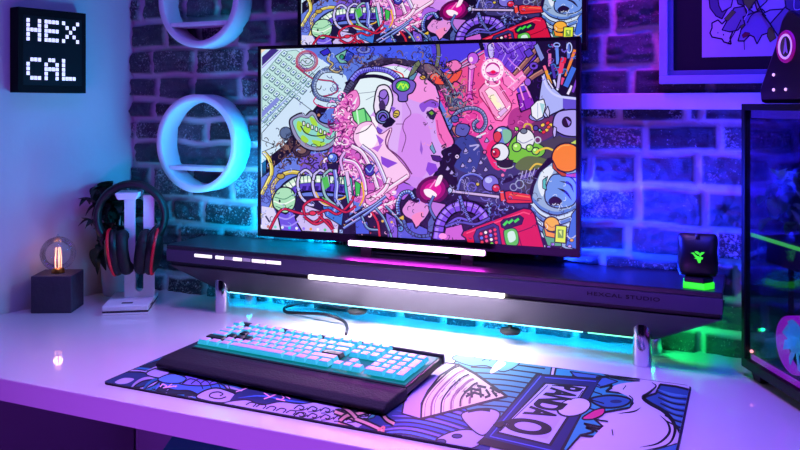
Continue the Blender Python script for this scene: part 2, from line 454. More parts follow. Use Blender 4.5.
for i, (x, y, r, zt) in enumerate(lf):
    m = MB()
    if i < 2:   # top cut at a slant following the bevel
        m.cyl(hl(x,y,DESK+.0002), hl(x,y,zt-.004), r, seg=36, bev=.001).sphere(hl(x,y,zt-.0045), (r,r,.0045), 36)
    else: m.cyl(hl(x,y,DESK+.0002), hl(x,y,zt), r, seg=32, bev=.001)
    m.build('leg', chrome, hub)
for px, py in ((510,331),(357,311)):
    p = at_plane(px, py, (0,1.512,0), (0,1,0))
    MB().lathe([(0,-.004),(.018,-.004),(.020,-.002),(.020,.002),(.018,.004),(.004,.005),(.004,ZB-p.z),(0,ZB-p.z)], hl(p.x,1.513,p.z), 28).build('cable_puck', pbr('puck_black', (8,14,16), .7), hub)
# led tape moved forward, standing in for the brightly lit wall foot: cyan for most, green at the right end
cy = pbr('led_cyan', (120,240,255), .4, emit=(150,245,255), estr=2.5); gn = pbr('led_green', (120,255,190), .4, emit=(120,255,190), estr=2.0)
MB().box(bx0+.02-ho.x, bx1-.13-ho.x, YB+.004-ho.y, YB+.012-ho.y, ZB-.0034-ho.z, ZB-.0002-ho.z).build('led_tape', cy, hub)
MB().box(bx1-.12-ho.x, bx1-.01-ho.x, YB+.004-ho.y, YB+.012-ho.y, ZB-.0034-ho.z, ZB-.0002-ho.z).build('led_tape', gn, hub)['label'] = 'green led tape'

# ================================================================= MONITORS
bezel = pbr('bezel_black', (10,9,12), .35); mplast = pbr('monitor_plastic', (24,23,28), .5)
MW, MH = .726, .421
ml = Vector((1.776*((258-400)/800*CT-ST), 1.50, 0)); mr_ = Vector((1.52*((580-400)/800*CT-ST), 1.529, 0))
mdir = (mr_-ml).normalized(); mrot = math.atan2(mdir.y, mdir.x); mc = (ml+mr_)/2; MW = (mr_-ml).length
MZ0 = H-.2905
def monitor(label, c, rot, w, h, z0, bez, botbez, stand):
    t = empty('monitor', (c.x, c.y, z0), rot); tag(t, label, 'monitor')
    MB().box(-w/2, w/2, .004, .022, 0, h, .002).build('back_shell', mplast, t)
    m = MB()
    m.box(-w/2, -w/2+bez, -.001, .005, 0, h, .0006); m.box(w/2-bez, w/2, -.001, .005, 0, h, .0006)
    m.box(-w/2, w/2, -.0012, .005, 0, botbez, .0006); m.box(-w/2, w/2, -.001, .005, h-bez, h, .0006)
    m.build('bezel', bezel, t)
    MB().box(-w/2+bez, w/2-bez, .002, .0045, botbez, h-bez).build('panel', bezel, t)
    MB().frustum((-.17,.17,-.10,.10), (-.13,.13,-.07,.07), 0, .017, .004, M=Matrix.Translation((0,.022,h*.5)) @ Matrix.Rotation(R(-90),4,'X')).build('rear_housing', mplast, t)
    if stand:
        MB().box(-.09,.09,-.0+.005,.085,-(z0-SZ)+.0003,-(z0-SZ)+.006,.002).build('stand_foot', mplast, t)
        MB().box(-.03,.03,.046,.066,-(z0-SZ)+.005,h*.5+.03,.003).build('stand_neck', mplast, t)
    else:
        MB().box(-.05,.05,.039,WALL-.004-c.y,h*.5-.05,h*.5+.05,.003).build('wall_bracket', mplast, t)
    return t
mon = monitor('lower of two wide black monitors, standing on the desk shelf, showing cyborg head artwork', mc, mrot, MW, MH, MZ0, .0075, .0165, True)
tx0, tx1 = -.932, -.289
mon2 = monitor('upper monitor mounted on the brick wall directly behind and above the other monitor', Vector(((tx0+tx1)/2,1.556,0)), 0, tx1-tx0, .335, H+.105, .0085, .014, False)

# light bar in front of the monitor foot
pk = pbr('lamp_pink', (255,235,255), .4, emit=(255,190,255), estr=6.0)
a, b = at_y(348, 242, 1.478), at_y(484, 252, 1.478)
lb = empty('light_bar', ((a.x+b.x)/2, 1.482, SZ)); tag(lb, 'glowing pinkish white light bar at the foot of the lower monitor', 'light bar')
hw = (b.x-a.x)/2
MB().box(-hw, hw, -.004, .004, H-.2865-SZ-.0050, H-.2865-SZ+.0050, .0015).build('light_tube', pk, lb)
MB().box(-hw-.002, hw+.002, .0042, .009, H-.2865-SZ-.007, H-.2865-SZ+.007, .001).build('bar_housing', mplast, lb)
for sx in (-.11, .11):
    MB().box(sx-.012, sx+.012, .003, .009, .0003, H-.2865-SZ-.006, .001).build('foot', mplast, lb)

# ================================================================= ROUND WALL SHELVES
rs_mat = pbr('shelf_white', (226,222,230), .5, var=.03)
def round_shelf(cx, cz, r, depth, label):
    t = empty('round_shelf', (cx, WALL-.012, cz)); tag(t, label, 'round shelf', 'round white wall shelves')
    th = .0160; d = depth-.012
    Mx = Matrix.Rotation(R(90), 4, 'X')
    MB().lathe([(r-th,0),(r-.001,0),(r,.001),(r,d-.001),(r-.001,d),(r-th+.001,d),(r-th,d-.001),(r-th,0)], (0,0,0), 72, M=Mx).build('ring', rs_mat, t)
    zb = -.06; hwid = math.sqrt((r-th)**2-zb**2)-.0005
    MB().box(-hwid, hwid, -d+.002, -.001, zb-.005, zb+.005, .001).build('shelf_board', rs_mat, t)
    return t
round_shelf(-1.206, H-.0915, .1170, .070, 'lower round white wall shelf on the brick wall, left of the monitor')
round_shelf(-1.200, H+.253, .1170, .070, 'upper round white wall shelf, cut off by the top of the picture')

# ================================================================= HEXCAL SIGN on the left wall
n_ = lnor; p0 = Vector((LA.x, LA.y, 0))+n_*.034
tl, tr, br, bl = [at_plane(px, py, p0, n_) for px, py in ((18,5),(86,15),(86,94),(18,91.7))]
sg_c = (tl+tr+br+bl)/4; sw = ((tr-tl).length+(br-bl).length)/2; sh = (abs((tl-bl).z)+abs((tr-br).z))/2
sg = empty('led_sign', (sg_c.x-n_.x*.017, sg_c.y-n_.y*.017, sg_c.z), math.atan2(ldir.y, ldir.x)); tag(sg, 'square black pixel sign reading HEX CAL on the left wall', 'sign')
# local x along the wall (away from viewer), local -y out of the wall
MB().box(-sw/2, sw/2, -.017, .0165, -sh/2, sh/2, .001).build('sign_frame', pbr('sign_black', (6,6,10), .7, spec=.2), sg)
fx0, fx1, fz0, fz1 = -sw/2+sw*.07, sw/2-sw*.07, -sh/2+sh*.09, sh/2-sh*.09
sface = MB().box(fx0, fx1, -.0176, -.0169, fz0, fz1, .0003).build('sign_face', pbr('sign_face', (5,12,22), .5, emit=(3,14,26), estr=.5, spec=.2), sg)
PIX = {'H':['1..1','1..1','1..1','1111','1..1','1..1','1..1'],'E':['1111','1...','1...','1111','1...','1...','1111'],
       'X':['1...1','1...1','.1.1.','..1..','.1.1.','1...1','1...1'],'C':['.111','1...','1...','1...','1...','1...','.111'],
       'A':['.11.','1..1','1..1','1111','1..1','1..1','1..1'],'L':['1...','1...','1...','1...','1...','1...','1111']}
PIX['H'] = ['1..1','1..1','1111','1..1','1..1']; PIX['E'] = ['1111','....','1111','1...','1111']
PIX['E'] = ['1111','1...','1111','1...','1111']; PIX['X'] = ['1...1','.1.1.','..1..','.1.1.','1...1']
PIX['C'] = ['.111','1...','1...','1...','.111']; PIX['A'] = ['.11.','1..1','1111','1..1','1..1']; PIX['L'] = ['1...','1...','1...','1...','1111']
pixm = pbr('pixel_white', (255,255,255), .4, emit=(225,215,255), estr=1.0)
cw = sw*.0535; ch = sh*.0545
for word, top in (('HEX', .125), ('CAL', .585)):
    x = 0
    for ch_ in word:
        m = MB(); g = PIX[ch_]
        for r_, line in enumerate(g):
            for c_, q in enumerate(line):
                if q == '1':
                    xx = -sw*.385+(x+c_)*cw; zz = sh/2-top*sh-r_*ch
                    m.box(xx, xx+cw*.80, -.0183, -.0175, zz-ch*.80, zz)
        m.build('pixel_letter', pixm, sface)
        x += len(g[0])+.8

# ================================================================= PICTURE FRAME
pf = empty('picture_frame', (0, WALL-.012, H+.18)); tag(pf, 'large pale framed graffiti print hanging on the brick wall', 'picture frame')
fy = 1.575
po = Vector((0, WALL-.012, H+.18))
def pl(px, py, y=fy): q = at_y(px, py, y); return q-po
oA = pl(659, 84); iA = pl(673, 72.5); mA = at_y(702, 57.5, fy+.016)-po
OX1 = oA.x+.62; OZ1 = oA.z+.50; fw_ = iA.x-oA.x; fm = pbr('frame_grey', (160,172,205), .4)
yb = WALL-.013-po.y; yf = fy-po.y
m = MB()
def mould(x0,x1,z0,z1): m.box(x0,x1,yf,yb,z0,z1,.0015)
mould(oA.x,OX1,oA.z,oA.z+fw_*.62); mould(oA.x,OX1,OZ1-fw_*.62,OZ1); mould(oA.x,oA.x+fw_*.62,oA.z+fw_*.6,OZ1-fw_*.6); mould(OX1-fw_*.62,OX1,oA.z+fw_*.6,OZ1-fw_*.6)
m.build('frame', fm, pf)
m = MB(); a0, a1 = fw_*.6, fw_
for (x0,x1,z0,z1) in ((oA.x+a0,OX1-a0,oA.z+a0,oA.z+a1),(oA.x+a0,OX1-a0,OZ1-a1,OZ1-a0),(oA.x+a0,oA.x+a1,oA.z+a1,OZ1-a1),(OX1-a1,OX1-a0,oA.z+a1,OZ1-a1)):
    m.box(x0,x1,yf+.008,yb,z0,z1,.001)
m.build('inner_slip', pbr('slip_blue', (95,118,150), .45), pf)
MB().box(oA.x+a0,OX1-a0,yf+.016,yb-.001,oA.z+a0,OZ1-a0).build('mat_board', pbr('mat_black', (12,11,16), .8), pf)
PW = OX1-(mA.x-oA.x)-mA.x; PHt = OZ1-(mA.z-oA.z)-mA.z
def fnp(px, py): q = at_y(px, py, fy+.0155)-po; return (q.x, q.z)
g = Art(fnp, (mA.x, mA.z, mA.x+PW, mA.z+PHt), 3e-5)
BIG = [(690,-260),(1000,-260),(1000,70),(690,70)]
g.fill(BIG, (190,186,204))
K = (22,18,32)
P1, P2, P3 = (120,112,150), (84,78,116), (160,154,186)
g.wk = 1.25
def shp(pts, c, l=K, w=1.3): g.fill(pts, c, line=l, w=w)
shp([(708,-10),(710,8),(716,16),(722,19),(727,10),(732,4),(730,-12)], P2)
shp([(716,-14),(719,6),(722,12),(731,7),(735,-10)], P3)
shp([(712,23),(718,20),(722,24),(728,18),(736,27),(733,31),(730,38),(731,44),(724,42),(722,39),(712,37),(710,33),(712,28)], (208,204,224), w=1.6)
shp([(722,30),(734,8),(745,6),(756,14),(748,24),(741,26),(738,30),(730,32)], P1)
shp([(724,19),(732,10),(736,12),(728,21)], (95,125,30), w=.5)
shp([(740,26),(748,22),(752,30),(743,33)], (95,125,30), w=.5)
shp([(743,17),(762,9),(776,22),(771,32),(762,35),(757,44),(754,37),(750,35),(744,41),(738,41),(741,30),(745,25)], (128,118,172))
shp([(742,35),(745,32),(750,33),(748,36),(743,38)], (120,14,40), w=.4)
shp([(751,-12),(757,10),(766,2),(776,-14)], P3); shp([(732,-20),(738,4),(752,8),(754,-18)], P2)
shp([(762,14),(770,10),(783,9),(776,18),(770,24)], P3); shp([(770,24),(786,6),(794,16),(788,30),(778,36)], P1)
shp([(783,-14),(786,8),(800,16),(812,10),(808,-16)], P2); shp([(768,29),(772,26),(776,38),(770,42),(767,36)], (95,125,30), w=.6)
shp([(790,14),(820,6),(836,22),(815,34),(800,30)], P1)
for i in range(60):
    rd = random.Random(i+40); x = rd.uniform(715, 890); y = rd.uniform(-150, -16); s_ = rd.uniform(16, 40); a = rd.uniform(0, 3.1)
    shp([(x+math.cos(a+k*1.57+rd.uniform(-.3,.3))*s_*(1 if k%2 else .5), y+math.sin(a+k*1.57)*s_*(1 if k%2 else .5)) for k in range(4)], rd.choice([P1,P2,P3,(95,125,30),(60,50,90)]))
g.stroke([(755,-4),(762,12),(774,30)], 1.6, K); g.stroke([(728,44),(736,30),(741,20)], 1, K); g.stroke([(744,41),(744.5,50)], .8, K)
g.stroke([(747,23),(752,15),(760,12),(766,16)], 1, K); g.stroke([(745,6),(748,12),(744,20)], .8, (200,195,225)); g.stroke([(794,-2),(795,10),(808,6)], .8, (215,210,240))
g.ell(718,33,.6,.9,K); g.ell(723.5,35,.7,1,K)
prn = g.object('print', paint_mat('print_ink', False), pf, Matrix(((1,0,0,0),(0,0,-1,fy+.0155-po.y),(0,1,0,0),(0,0,0,1))))
# ================================================================= BULB LAMP
p = at_z(51, 313.5, DESK); 
lamp = empty('bulb_lamp', (p.x, p.y, DESK), TH+R(2)); tag(lamp, 'round filament bulb standing on a grey concrete cube', 'lamp')
conc = pbr('concrete', (70,60,78), .8, bump=.4, bscale=120, var=.18, vscale=30)
lc = .0385
MB().box(-.0445,.0445, 0,.078, .0003,.083,.0015).build('concrete_cube', conc, lamp)
MB().lathe([(0,.0832),(.014,.0832),(.0145,.0845),(.0135,.090),(.0125,.093),(0,.093)], (0,.040,0), 32).build('socket', pbr('brass', (205,150,70), .3, metal=1), lamp)
prof = []
for i in range(25):
    a = R(-68+ (88+68)*i/24); prof.append((.0385*math.cos(a), .083+.008+.0355+.0385*math.sin(a)))
prof = [(.012,.0885)]+prof+[(.003,.083+.008+.0355+.0385),(.0025,.168),(.0005,.171)]
MB().lathe(prof, (0,.040,0), 48).build('glass_bulb', glass_mat('bulb_glass', (.90,.93,1.0), .7, .12), lamp, recalc=False)
fil = pbr('filament', (255,190,150), .4, emit=(255,175,135), estr=2.2)
m = MB()
for k in range(5):
    a = 2*math.pi*k/5+.3; q = .0065
    m.tube([(q*math.cos(a),.040+q*math.sin(a),.094),(q*1.1*math.cos(a),.040+q*1.1*math.sin(a),.115),(q*.7*math.cos(a),.040+q*.7*math.sin(a),.140)], .0011, 6)
m.build('filament', fil, lamp)
MB().tube([(0,.040,.092),(0,.040,.142)], .0012, 8).build('glass_stem', pbr('stem_glass', (200,180,190), .2), lamp)

# ================================================================= HEADPHONE STAND
p = at_z(125, 315, DESK)
hs = empty('headphone_stand', (p.x, p.y, DESK), TH+R(8)); tag(hs, 'white headphone stand with slotted upright and square base on the desk', 'headphone stand')
wm = pbr('stand_white', (228,222,230), .4)
MB().box(-.050,.050,0,.140,.0085,.0205,.003).build('base', wm, hs)
MB().box(-.049,.049,.001,.139,.0045,.0085,.0005).build('base_seam', pbr('seam_dark', (60,50,62), .5), hs)
MB().box(-.050,.050,0,.140,.0003,.0045,.001).build('base_plate', wm, hs)
m = MB()
for y in (.030,.044): m.box(.0498,.0504,y,y+.009,.012,.016,.0002)
m.build('usb_port', pbr('port_dark', (16,14,20), .5), hs)
MB().box(-.012,.012,.020,.032,.0203,.0208,.0002).build('logo_plate', pbr('seam_dark', (60,50,62), .5), hs)
# upright plate: outline with a rounded slot, made as a frame of two posts, foot and cap
ux0, ux1, uy, th_, zt = -.017, .050, .078, .009, .262
m = MB(); 
sl0, sl1 = .0075, .0255
m.box(ux0, sl0, uy, uy+th_, .020, zt, .001); m.box(sl1, ux1, uy, uy+th_, .020, zt-.006, .001); m.box(sl0-.0005, sl1+.0005, uy, uy+th_, .020, .034, .001)
arc = [(sl0+ (sl1-sl0)/2+.009*math.cos(a), uy, .043+.009*math.sin(a)) for a in [math.pi+math.pi*i/10 for i in range(11)]]
m.prism([(sl0-.0002,uy+.0005,.033),(sl1+.0002,uy+.0005,.033),(sl1+.0002,uy+.0005,.043)]+arc[::-1][1:-1]+[(sl0-.0002,uy+.0005,.043)], (0,th_-.001,0))
m.build('upright', wm, hs)
m = MB(); m.prism([(-.030,.040,zt-.001),(-.024,.040,zt-.012),(.016,.040,zt-.012),(.022,.040,zt-.001),(.022,.040,zt+.004),(-.030,.040,zt+.004)], (0,.066,0), bev=.002)
m.build('headrest', wm, hs)

# ================================================================= HEADPHONES (hang on the stand)
hp = empty('headphones', (p.x+.0*CT, p.y, DESK), TH+R(8)); tag(hp, 'black over-ear headphones with red cup rings hanging on the white stand', 'headphones')
hblk = pbr('headphone_black', (12,11,15), .45); pad_ = pbr('ear_leather', (16,13,18), .55, bump=.3, bscale=300); redm = pbr('ring_red', (190,14,40), .4, emit=(140,6,30), estr=.30)
cx_, cyy, ctop = .000, .073, zt+.0115
# band: arc over the headrest
rb = .075; zc = ctop+.010-rb
band = [(cx_+rb*math.cos(a), cyy, zc+rb*math.sin(a)*1.0) for a in [R(-38+256*i/40) for i in range(41)]]
MB().tube(band, .0120, 10, flat=(1.35,.72)).build('headband', hblk, hp)
MB().tube([(cx_+(rb-.006)*math.cos(a), cyy, zc+(rb-.006)*math.sin(a)) for a in [R(35+110*i/20) for i in range(21)]], .007, 10, flat=(1.5,.55)).build('headband_padding', pad_, hp)
for s_ in (-1, 1):
    e = Vector((cx_+.006+s_*.029, cyy, zc-.082)); 
    tilt = Matrix.Rotation(R(s_*8), 4, 'Y')
    cup = MB().sphere(e+Vector((s_*.012,0,0)), (.023,.044,.054), 32, tilt).build('ear_cup', hblk, hp)
    Mx = Matrix.Translation(e+Vector((-s_*.008,0,0))) @ tilt @ Matrix.Rotation(R(90),4,'Y')
    t_ = []
    for k in range(33):
        a = 2*math.pi*k/32; t_.append(Mx @ Vector((.038*math.cos(a), .028*math.sin(a), 0)))
    MB().tube(t_[:-1], .0150, 12, closed=True).build('ear_cushion', pad_, cup)
    Mx = Matrix.Translation(e+Vector((s_*.019,0,0))) @ tilt @ Matrix.Rotation(R(90),4,'Y')
    t_ = [Mx @ Vector((.0525*math.cos(2*math.pi*k/32), .043*math.sin(2*math.pi*k/32), 0)) for k in range(32)]
    MB().tube(t_, .0032, 8, closed=True).build('cup_ring', redm, cup)
    b0 = band[0] if s_ > 0 else band[-1]
    MB().tube(spline([b0, (cx_+s_*.066, cyy+.0, zc-.056), (cx_+s_*.060, cyy+.004, zc-.070), (e.x+s_*.026, cyy+.004, e.z+.01)], 6), .0045, 8).build('yoke', hblk, hp)
MB().tube(spline([(cx_+.040,cyy-.03,zc-.065),(cx_+.046,cyy-.045,zc-.035),(cx_+.066,cyy-.052,zc-.012)], 6), .0022, 8).build('microphone_boom', hblk, hp)

# ================================================================= PLANT IN WHITE POT
pp = at_z(119, 293.5, DESK)
plant = empty('potted_plant', (pp.x, pp.y, DESK)); tag(plant, 'dark leafy plant in a white pot in the corner behind the headphones', 'plant')
MB().lathe([(0,.0004),(.036,.0004),(.038,.004),(.044,.084),(.044,.086),(.041,.086),(.039,.070),(0,.070)], (0,0,0), 40).build('pot', pbr('pot_white', (205,195,215), .5), plant)
MB().lathe([(0,.073),(.0385,.0705)], (0,0,0), 24).build('soil', pbr('soil', (30,22,20), .95), plant)
leafm = pbr('leaf_dark', (24,44,34), .45, var=.3, vscale=40); stemm = pbr('stem_dark', (30,38,28), .6)
def leaf(m, base, tip, width, droop=.012, seg=8):
    base, tip = Vector(base), Vector(tip); d = tip-base; side = d.cross(Vector((0,0,1)))
    if side.length < 1e-4: side = Vector((1,0,0))
    side.normalize(); nrm = side.cross(d).normalized()
    prev = None; t = m.bm
    for i in range(seg+1):
        u = i/seg; c = base+d*u+nrm*droop*math.sin(math.pi*u)*1.0-Vector((0,0,droop*u*u))
        w = width*math.sin(math.pi*min(1,u*.93+.05))**.8*.5
        row = [t.verts.new(c-side*w+nrm*w*.35), t.verts.new(c), t.verts.new(c+side*w+nrm*w*.35)]
        if prev:
            for k in range(2):
                f = t.faces.new((prev[k], prev[k+1], row[k+1], row[k])); f.smooth = True
        prev = row
rd = random.Random(3)
def pix_local(px, py, depth, o):   # a point at a camera depth, relative to o
    return CAM+ray(px, py)*depth-o
po_ = Vector((pp.x, pp.y, DESK))
tips = [((112,250),(104,228),.04,1.95),((108,214),(98,204),.04,1.96),((118,205),(126,186),.036,1.99),((106,256),(98,240),.034,1.94),((96,215),(78,194),.03,1.93),((98,205),(96,182),.026,1.93),((104,200),(113,176),.026,1.95),((97,240),(81,213),.028,1.92),((100,228),(86,222),.02,1.9),
        ((104,215),(92,200),.034,1.94),((106,232),(96,222),.034,1.92),((110,208),(104,190),.036,1.95),((112,225),(118,196),.036,1.97),((110,240),(100,232),.03,1.94),
        ((122,212),(137,190),.03,1.99),((126,225),(146,205),.03,1.98),((116,215),(124,183),.03,1.98),((104,248),(95,262),.022,1.93),((118,238),(132,222),.035,1.96),((108,222),(112,204),.036,1.95),((102,196),(92,187),.022,1.93)]
for (b_, t_, w_, dpt) in tips:
    m = MB(); B = pix_local(*b_, dpt, po_); T = pix_local(*t_, dpt-.02, po_)
    leaf(m, B, T, w_*1.7); leaf(m, B+Vector((.012,.01,.012)), T+Vector((rd.uniform(-.01,.035), .02, rd.uniform(-.045,.01))), w_*1.5); leaf(m, (B+T)/2+Vector((.004,.004,0)), T+Vector((rd.uniform(-.02,.02), -.01, rd.uniform(-.03,.0))), w_*.7)
    m.build('leaf', leafm, plant, recalc=False)
    MB().tube(spline([(rd.uniform(-.015,.015), rd.uniform(-.015,.015), .07), ((B.x)*.45, B.y*.45, .07+(B.z-.07)*.55), tuple(B)], 6), .0022, 6).build('stem', stemm, plant)

# ================================================================= MOUSE PAD
px0, px1, py0, py1 = -.990, -.088, 1.022, 1.400
pad = empty('desk_mat', ((px0+px1)/2, (py0+py1)/2, DESK)); tag(pad, 'large printed desk mat with blue wave artwork and PANDA Q sign, under the keyboard', 'desk mat')
pc = Vector(((px0+px1)/2, (py0+py1)/2, DESK)); hx, hy = (px1-px0)/2, (py1-py0)/2
MB().prism([(x, y, .0002) for x, y in [(sx*hx-sx*.012+.012*math.cos(a), sy*hy-sy*.012+.012*math.sin(a)) for sx, sy, a0 in ((1,1,0),(-1,1,90),(-1,-1,180),(1,-1,270)) for a in [R(a0+i*18) for i in range(6)]]], (0,0,.0026)).build('mat_base', pbr('mat_rubber', (34,30,48), .8), pad)
PZ = .0031
def fpad(px, py): q = at_z(px, py, DESK+PZ)-pc; return (q.x, q.y)
A = Art(fpad, (-hx+.003, -hy+.003, hx-.003, hy-.003), 3.5e-6)
PA = .0012
WH, NV, BL, TL, CR, BK_, LV = (200,192,206), (6,26,50), (26,112,156), (40,150,160), (240,226,190), (6,6,14), (172,162,204)
A.wk = 1.45
A.fill([(60,500),(90,340),(250,300),(720,360),(760,520),(400,560)], WH)
# left corner: navy ground, rings and waves
A.fill([(95,392),(100,376),(170,335),(320,350),(420,390),(400,440),(300,422),(200,404)], NV)
for k, (r_, c_) in enumerate(((46,BL),(40,BK_),(37,LV),(33,BK_),(30,BL),(24,NV),(18,BK_),(15,(60,110,190)))):
    A.ell(122, 381, r_, r_*.30, c_, rot=-4)
A.fill([(101,384),(112,374),(140,372),(152,377),(144,386),(120,388)], (18,48,96), smooth=True, line=BK_, w=1)
A.fill([(115,382),(124,378),(134,379),(128,383),(120,384)], LV, smooth=True)
for i in range(7):
    x = 128+i*13
    A.stroke([(x,392-i*.5),(x+8,383),(x+20,378),(x+34,380)], 2.6, (LV, BL, (96,120,210))[i%3], taper=True); A.stroke([(x,394-i*.5),(x+8,385),(x+20,380),(x+34,382)], .9, BK_, taper=True)
    A.stroke([(x+6,390+i*1.6),(x+14,393+i*1.8),(x+26,391+i*1.8)], 1.8, (BL, LV)[i%2], taper=True); A.stroke([(x+6,391.4+i*1.6),(x+14,394.4+i*1.8),(x+26,392.4+i*1.8)], .8, BK_, taper=True)
for i in range(9):
    y = 366+i*4.6
    A.stroke([(140+i*6, y),(165+i*6, y-8+i),(192+i*7, y-2),(214+i*8, y+6)], 2.6, (BL,LV,NV,(90,140,215))[i%4], taper=True)
    A.stroke([(140+i*6, y+1.6),(165+i*6, y-6+i),(192+i*7, y),(214+i*8, y+8)], .7, BK_, taper=True)
A.fill([(160,384),(176,378),(196,377),(214,381),(226,388),(222,396),(204,397),(190,391),(174,390)], (60,110,190), smooth=True, line=BK_, w=1)
A.fill([(196,397),(204,391),(216,388),(228,391),(236,395),(234,401),(222,403),(207,401)], LV, smooth=True, line=BK_, w=1.1)
A.stroke([(226,397),(219,399),(210,397),(211,393.5),(218,392),(223,394),(220,396)], .9, BK_)
A.fill([(178,383),(190,373),(210,372),(228,380),(216,384),(200,386)], (120,110,205), smooth=True, line=BK_, w=.9)
for i in range(4): A.stroke([(182+i*9,384),(190+i*9,379),(199+i*9,382),(203+i*9,389)], .8, BK_)
A.fill([(146,374),(158,368),(170,372),(160,378)], LV, smooth=True, line=BK_)
A.fill([(158,379),(172,374),(186,378),(180,383),(165,383)], (84,136,214), smooth=True, line=BK_)
A.stroke([(152,391),(168,396),(184,396)], 3, BL); A.stroke([(152,389),(168,394),(184,394)], .8, BK_)
for q in ([(160,387),(163,384),(167,386),(164,388)],[(168,387),(172,384)],[(173,386),(176,387)],[(163,388),(177,386)]): A.stroke(q, 1, (240,190,200), smooth=False)
A.fill([(228,403),(234,395),(248,388),(300,392),(330,398),(330,414),(280,410)], (14,34,84))
A.stroke([(238,398),(262,396),(290,401),(320,404)], 1.4, (60,100,200), taper=True); A.stroke([(232,402),(262,405),(300,410)], 1.6, BK_, taper=True)
A.stroke([(236,392),(248,388)], .9, (230,170,190), smooth=False)
for q in ([(264,393),(270,397),(277,394)],[(270,397),(264,399)],[(281,394),(284,398),(281,400)],[(285,396),(290,399)],[(276,399),(285,401)]): A.stroke(q, 1.2, (240,160,180), smooth=False)
# white cloud swirls along the near edge
A.fill([(222,404),(246,400),(262,405),(280,402),(300,404),(322,402),(346,408),(380,404),(394,416),(392,440),(300,424),(240,412)], LV, smooth=True, line=BK_, w=.8)
for i in range(14):
    x = 300+(i%7)*13; y = 408+(i//7)*7+(i%7)*1.2
    A.stroke([(x-6,y+1),(x-1,y-2.4),(x+4,y-.5),(x+2,y+1.8),(x-1,y+1)], .9, BK_); A.stroke([(x-5,y+3),(x+3,y+2.4),(x+8,y)], .7, BK_)
for i in range(6):
    A.stroke([(246+i*10,405+i*2),(251+i*10,402.6+i*2),(256+i*10,404+i*2),(253+i*10,407+i*2)], .8, BK_)
# blue wave bundle under the hat
A.fill([(386,398),(404,404),(440,408),(470,410),(500,420),(486,460),(400,450),(352,432),(372,418)], (16,44,104), smooth=False)
for i in range(9):
    A.stroke([(372+i*5,436-i*5),(400+i*5,432-i*3.6),(430+i*6,438-i*3),(470+i*5,452-i*3)], 2.2, ((70,110,215),(120,110,215),(50,80,180))[i%3], taper=True)
    A.stroke([(372+i*5,438-i*5),(400+i*5,434-i*3.6),(430+i*6,440-i*3),(470+i*5,454-i*3)], .8, BK_, taper=True)
# salmon branches
TAN = (222,170,150)
for q in ([(335,412),(352,418),(368,424),(383,431)],[(340,421),(347,416),(358,414),(372,410)],[(338,424),(350,428),(358,432)],[(382,414),(387,420),(394,424)],[(343,407),(350,412),(356,418)]):
    A.stroke(q, 4.4, BK_); A.stroke(q, 2.8, TAN)
A.stroke([(378,431),(384,427),(383,434)], 2, (235,130,120)); A.fill([(366,420),(375,411),(380,410),(374,418)], (40,130,120), line=BK_)
# panda-free blobs bottom
A.fill([(436,440),(452,432),(470,430),(486,436),(478,446),(458,452),(440,448)], LV, smooth=True, line=BK_, w=1)
A.ell(441,442,5,2.4,(40,38,100),line=BK_); A.ell(457,436.5,5,2,(40,38,100),line=BK_)
# teal slat panel
A.fill([(455,362),(480,354),(520,358),(552,366),(548,386),(500,420),(470,414),(440,380)], (60,136,140), line=BK_, w=1)
for i in range(10): A.stroke([(470+i*1,362+i*5.4),(505,364+i*5.4),(545-i*3,369+i*5.2)], 1, BK_)
A.fill([(452,358),(474,352),(500,356),(520,362),(504,372),(486,366),(470,366)], (80,160,160), smooth=True, line=BK_)
for i in range(5): A.stroke([(474+i*7,358),(480+i*7,355.6),(487+i*7,358),(482+i*7,361)], .9, BK_)
A.fill([(498,362),(506,364),(494,373),(490,372)], WH, smooth=True)
# straw hat fan
hat = [(421,419.5),(421.5,404),(428,391),(440,376),(457.5,364.6),(475,374),(492,386),(507,397),(480,404),(450,412)]
A.fill([(402,414),(404,402),(414,388),(430,372),(446,363),(457.5,364.6)]+hat[::-1][-5:-1][::-1][:0]+[(440,376),(428,391),(421.5,404),(421,419.5)], (188,160,214), line=BK_, w=1.2)
A.fill(hat, (215,204,160), line=BK_, w=1.4)
A.fill([(430,418),(432,404),(440,391),(452,378),(461,368),(468,372),(458,384),(450,396),(448,412)], (220,214,186), smooth=False)
for i, s_ in enumerate((1,.86,.72,.58,.45,.32)):
    cx0, cy0 = 492, 397
    pts = [(421,419),(423,402),(434,386),(450,371),(460,366)]
    A.stroke([(cx0+(x-cx0)*s_, cy0+(y-cy0)*s_) for x, y in pts], 1.2 if i%2 == 0 else 2.0, BK_ if i%2 == 0 else (140,100,110))
    A.stroke([(cx0+(x-cx0)*s_*.95, cy0+(y-cy0)*s_*.95) for x, y in pts], .6, (110,70,90))
for i in range(30):
    rr = random.Random(i); u = rr.uniform(.2,.8); s_ = rr.uniform(.35,.97); x = 492+((421+39*u)-492)*s_; y = 397+((419-53*u**.8)-397)*s_
    A.stroke([(x,y),(x+3.5,y-4)], .5, (90,60,80), smooth=False)
for q in ([(464,393),(471,389),(480,391)],[(466,397),(474,393),(484,396)],[(471,388),(472,398)],[(480,389),(481,398)],[(486,390),(490,396),(485,398)],[(492,391),(497,397)],[(477,386),(486,388)],[(490,388),(500,393)]):
    A.stroke(q, 1.7, BK_, smooth=False)
A.ell(468,394,1.4,.9,BK_); A.ell(495,394,2.4,1,BK_)
A.stroke([(421,419.5),(450,412),(480,404),(507,397)], 1.8, BK_, smooth=False); A.stroke([(457.5,364.6),(475,374),(492,386),(507,397)], 1.8, BK_, smooth=False)
A.fill([(462,414),(486,409),(500,414),(492,428),(482,436),(468,426)], LV, smooth=True, line=BK_, w=1); A.stroke([(468,412),(480,410),(490,411)], 2, BK_)
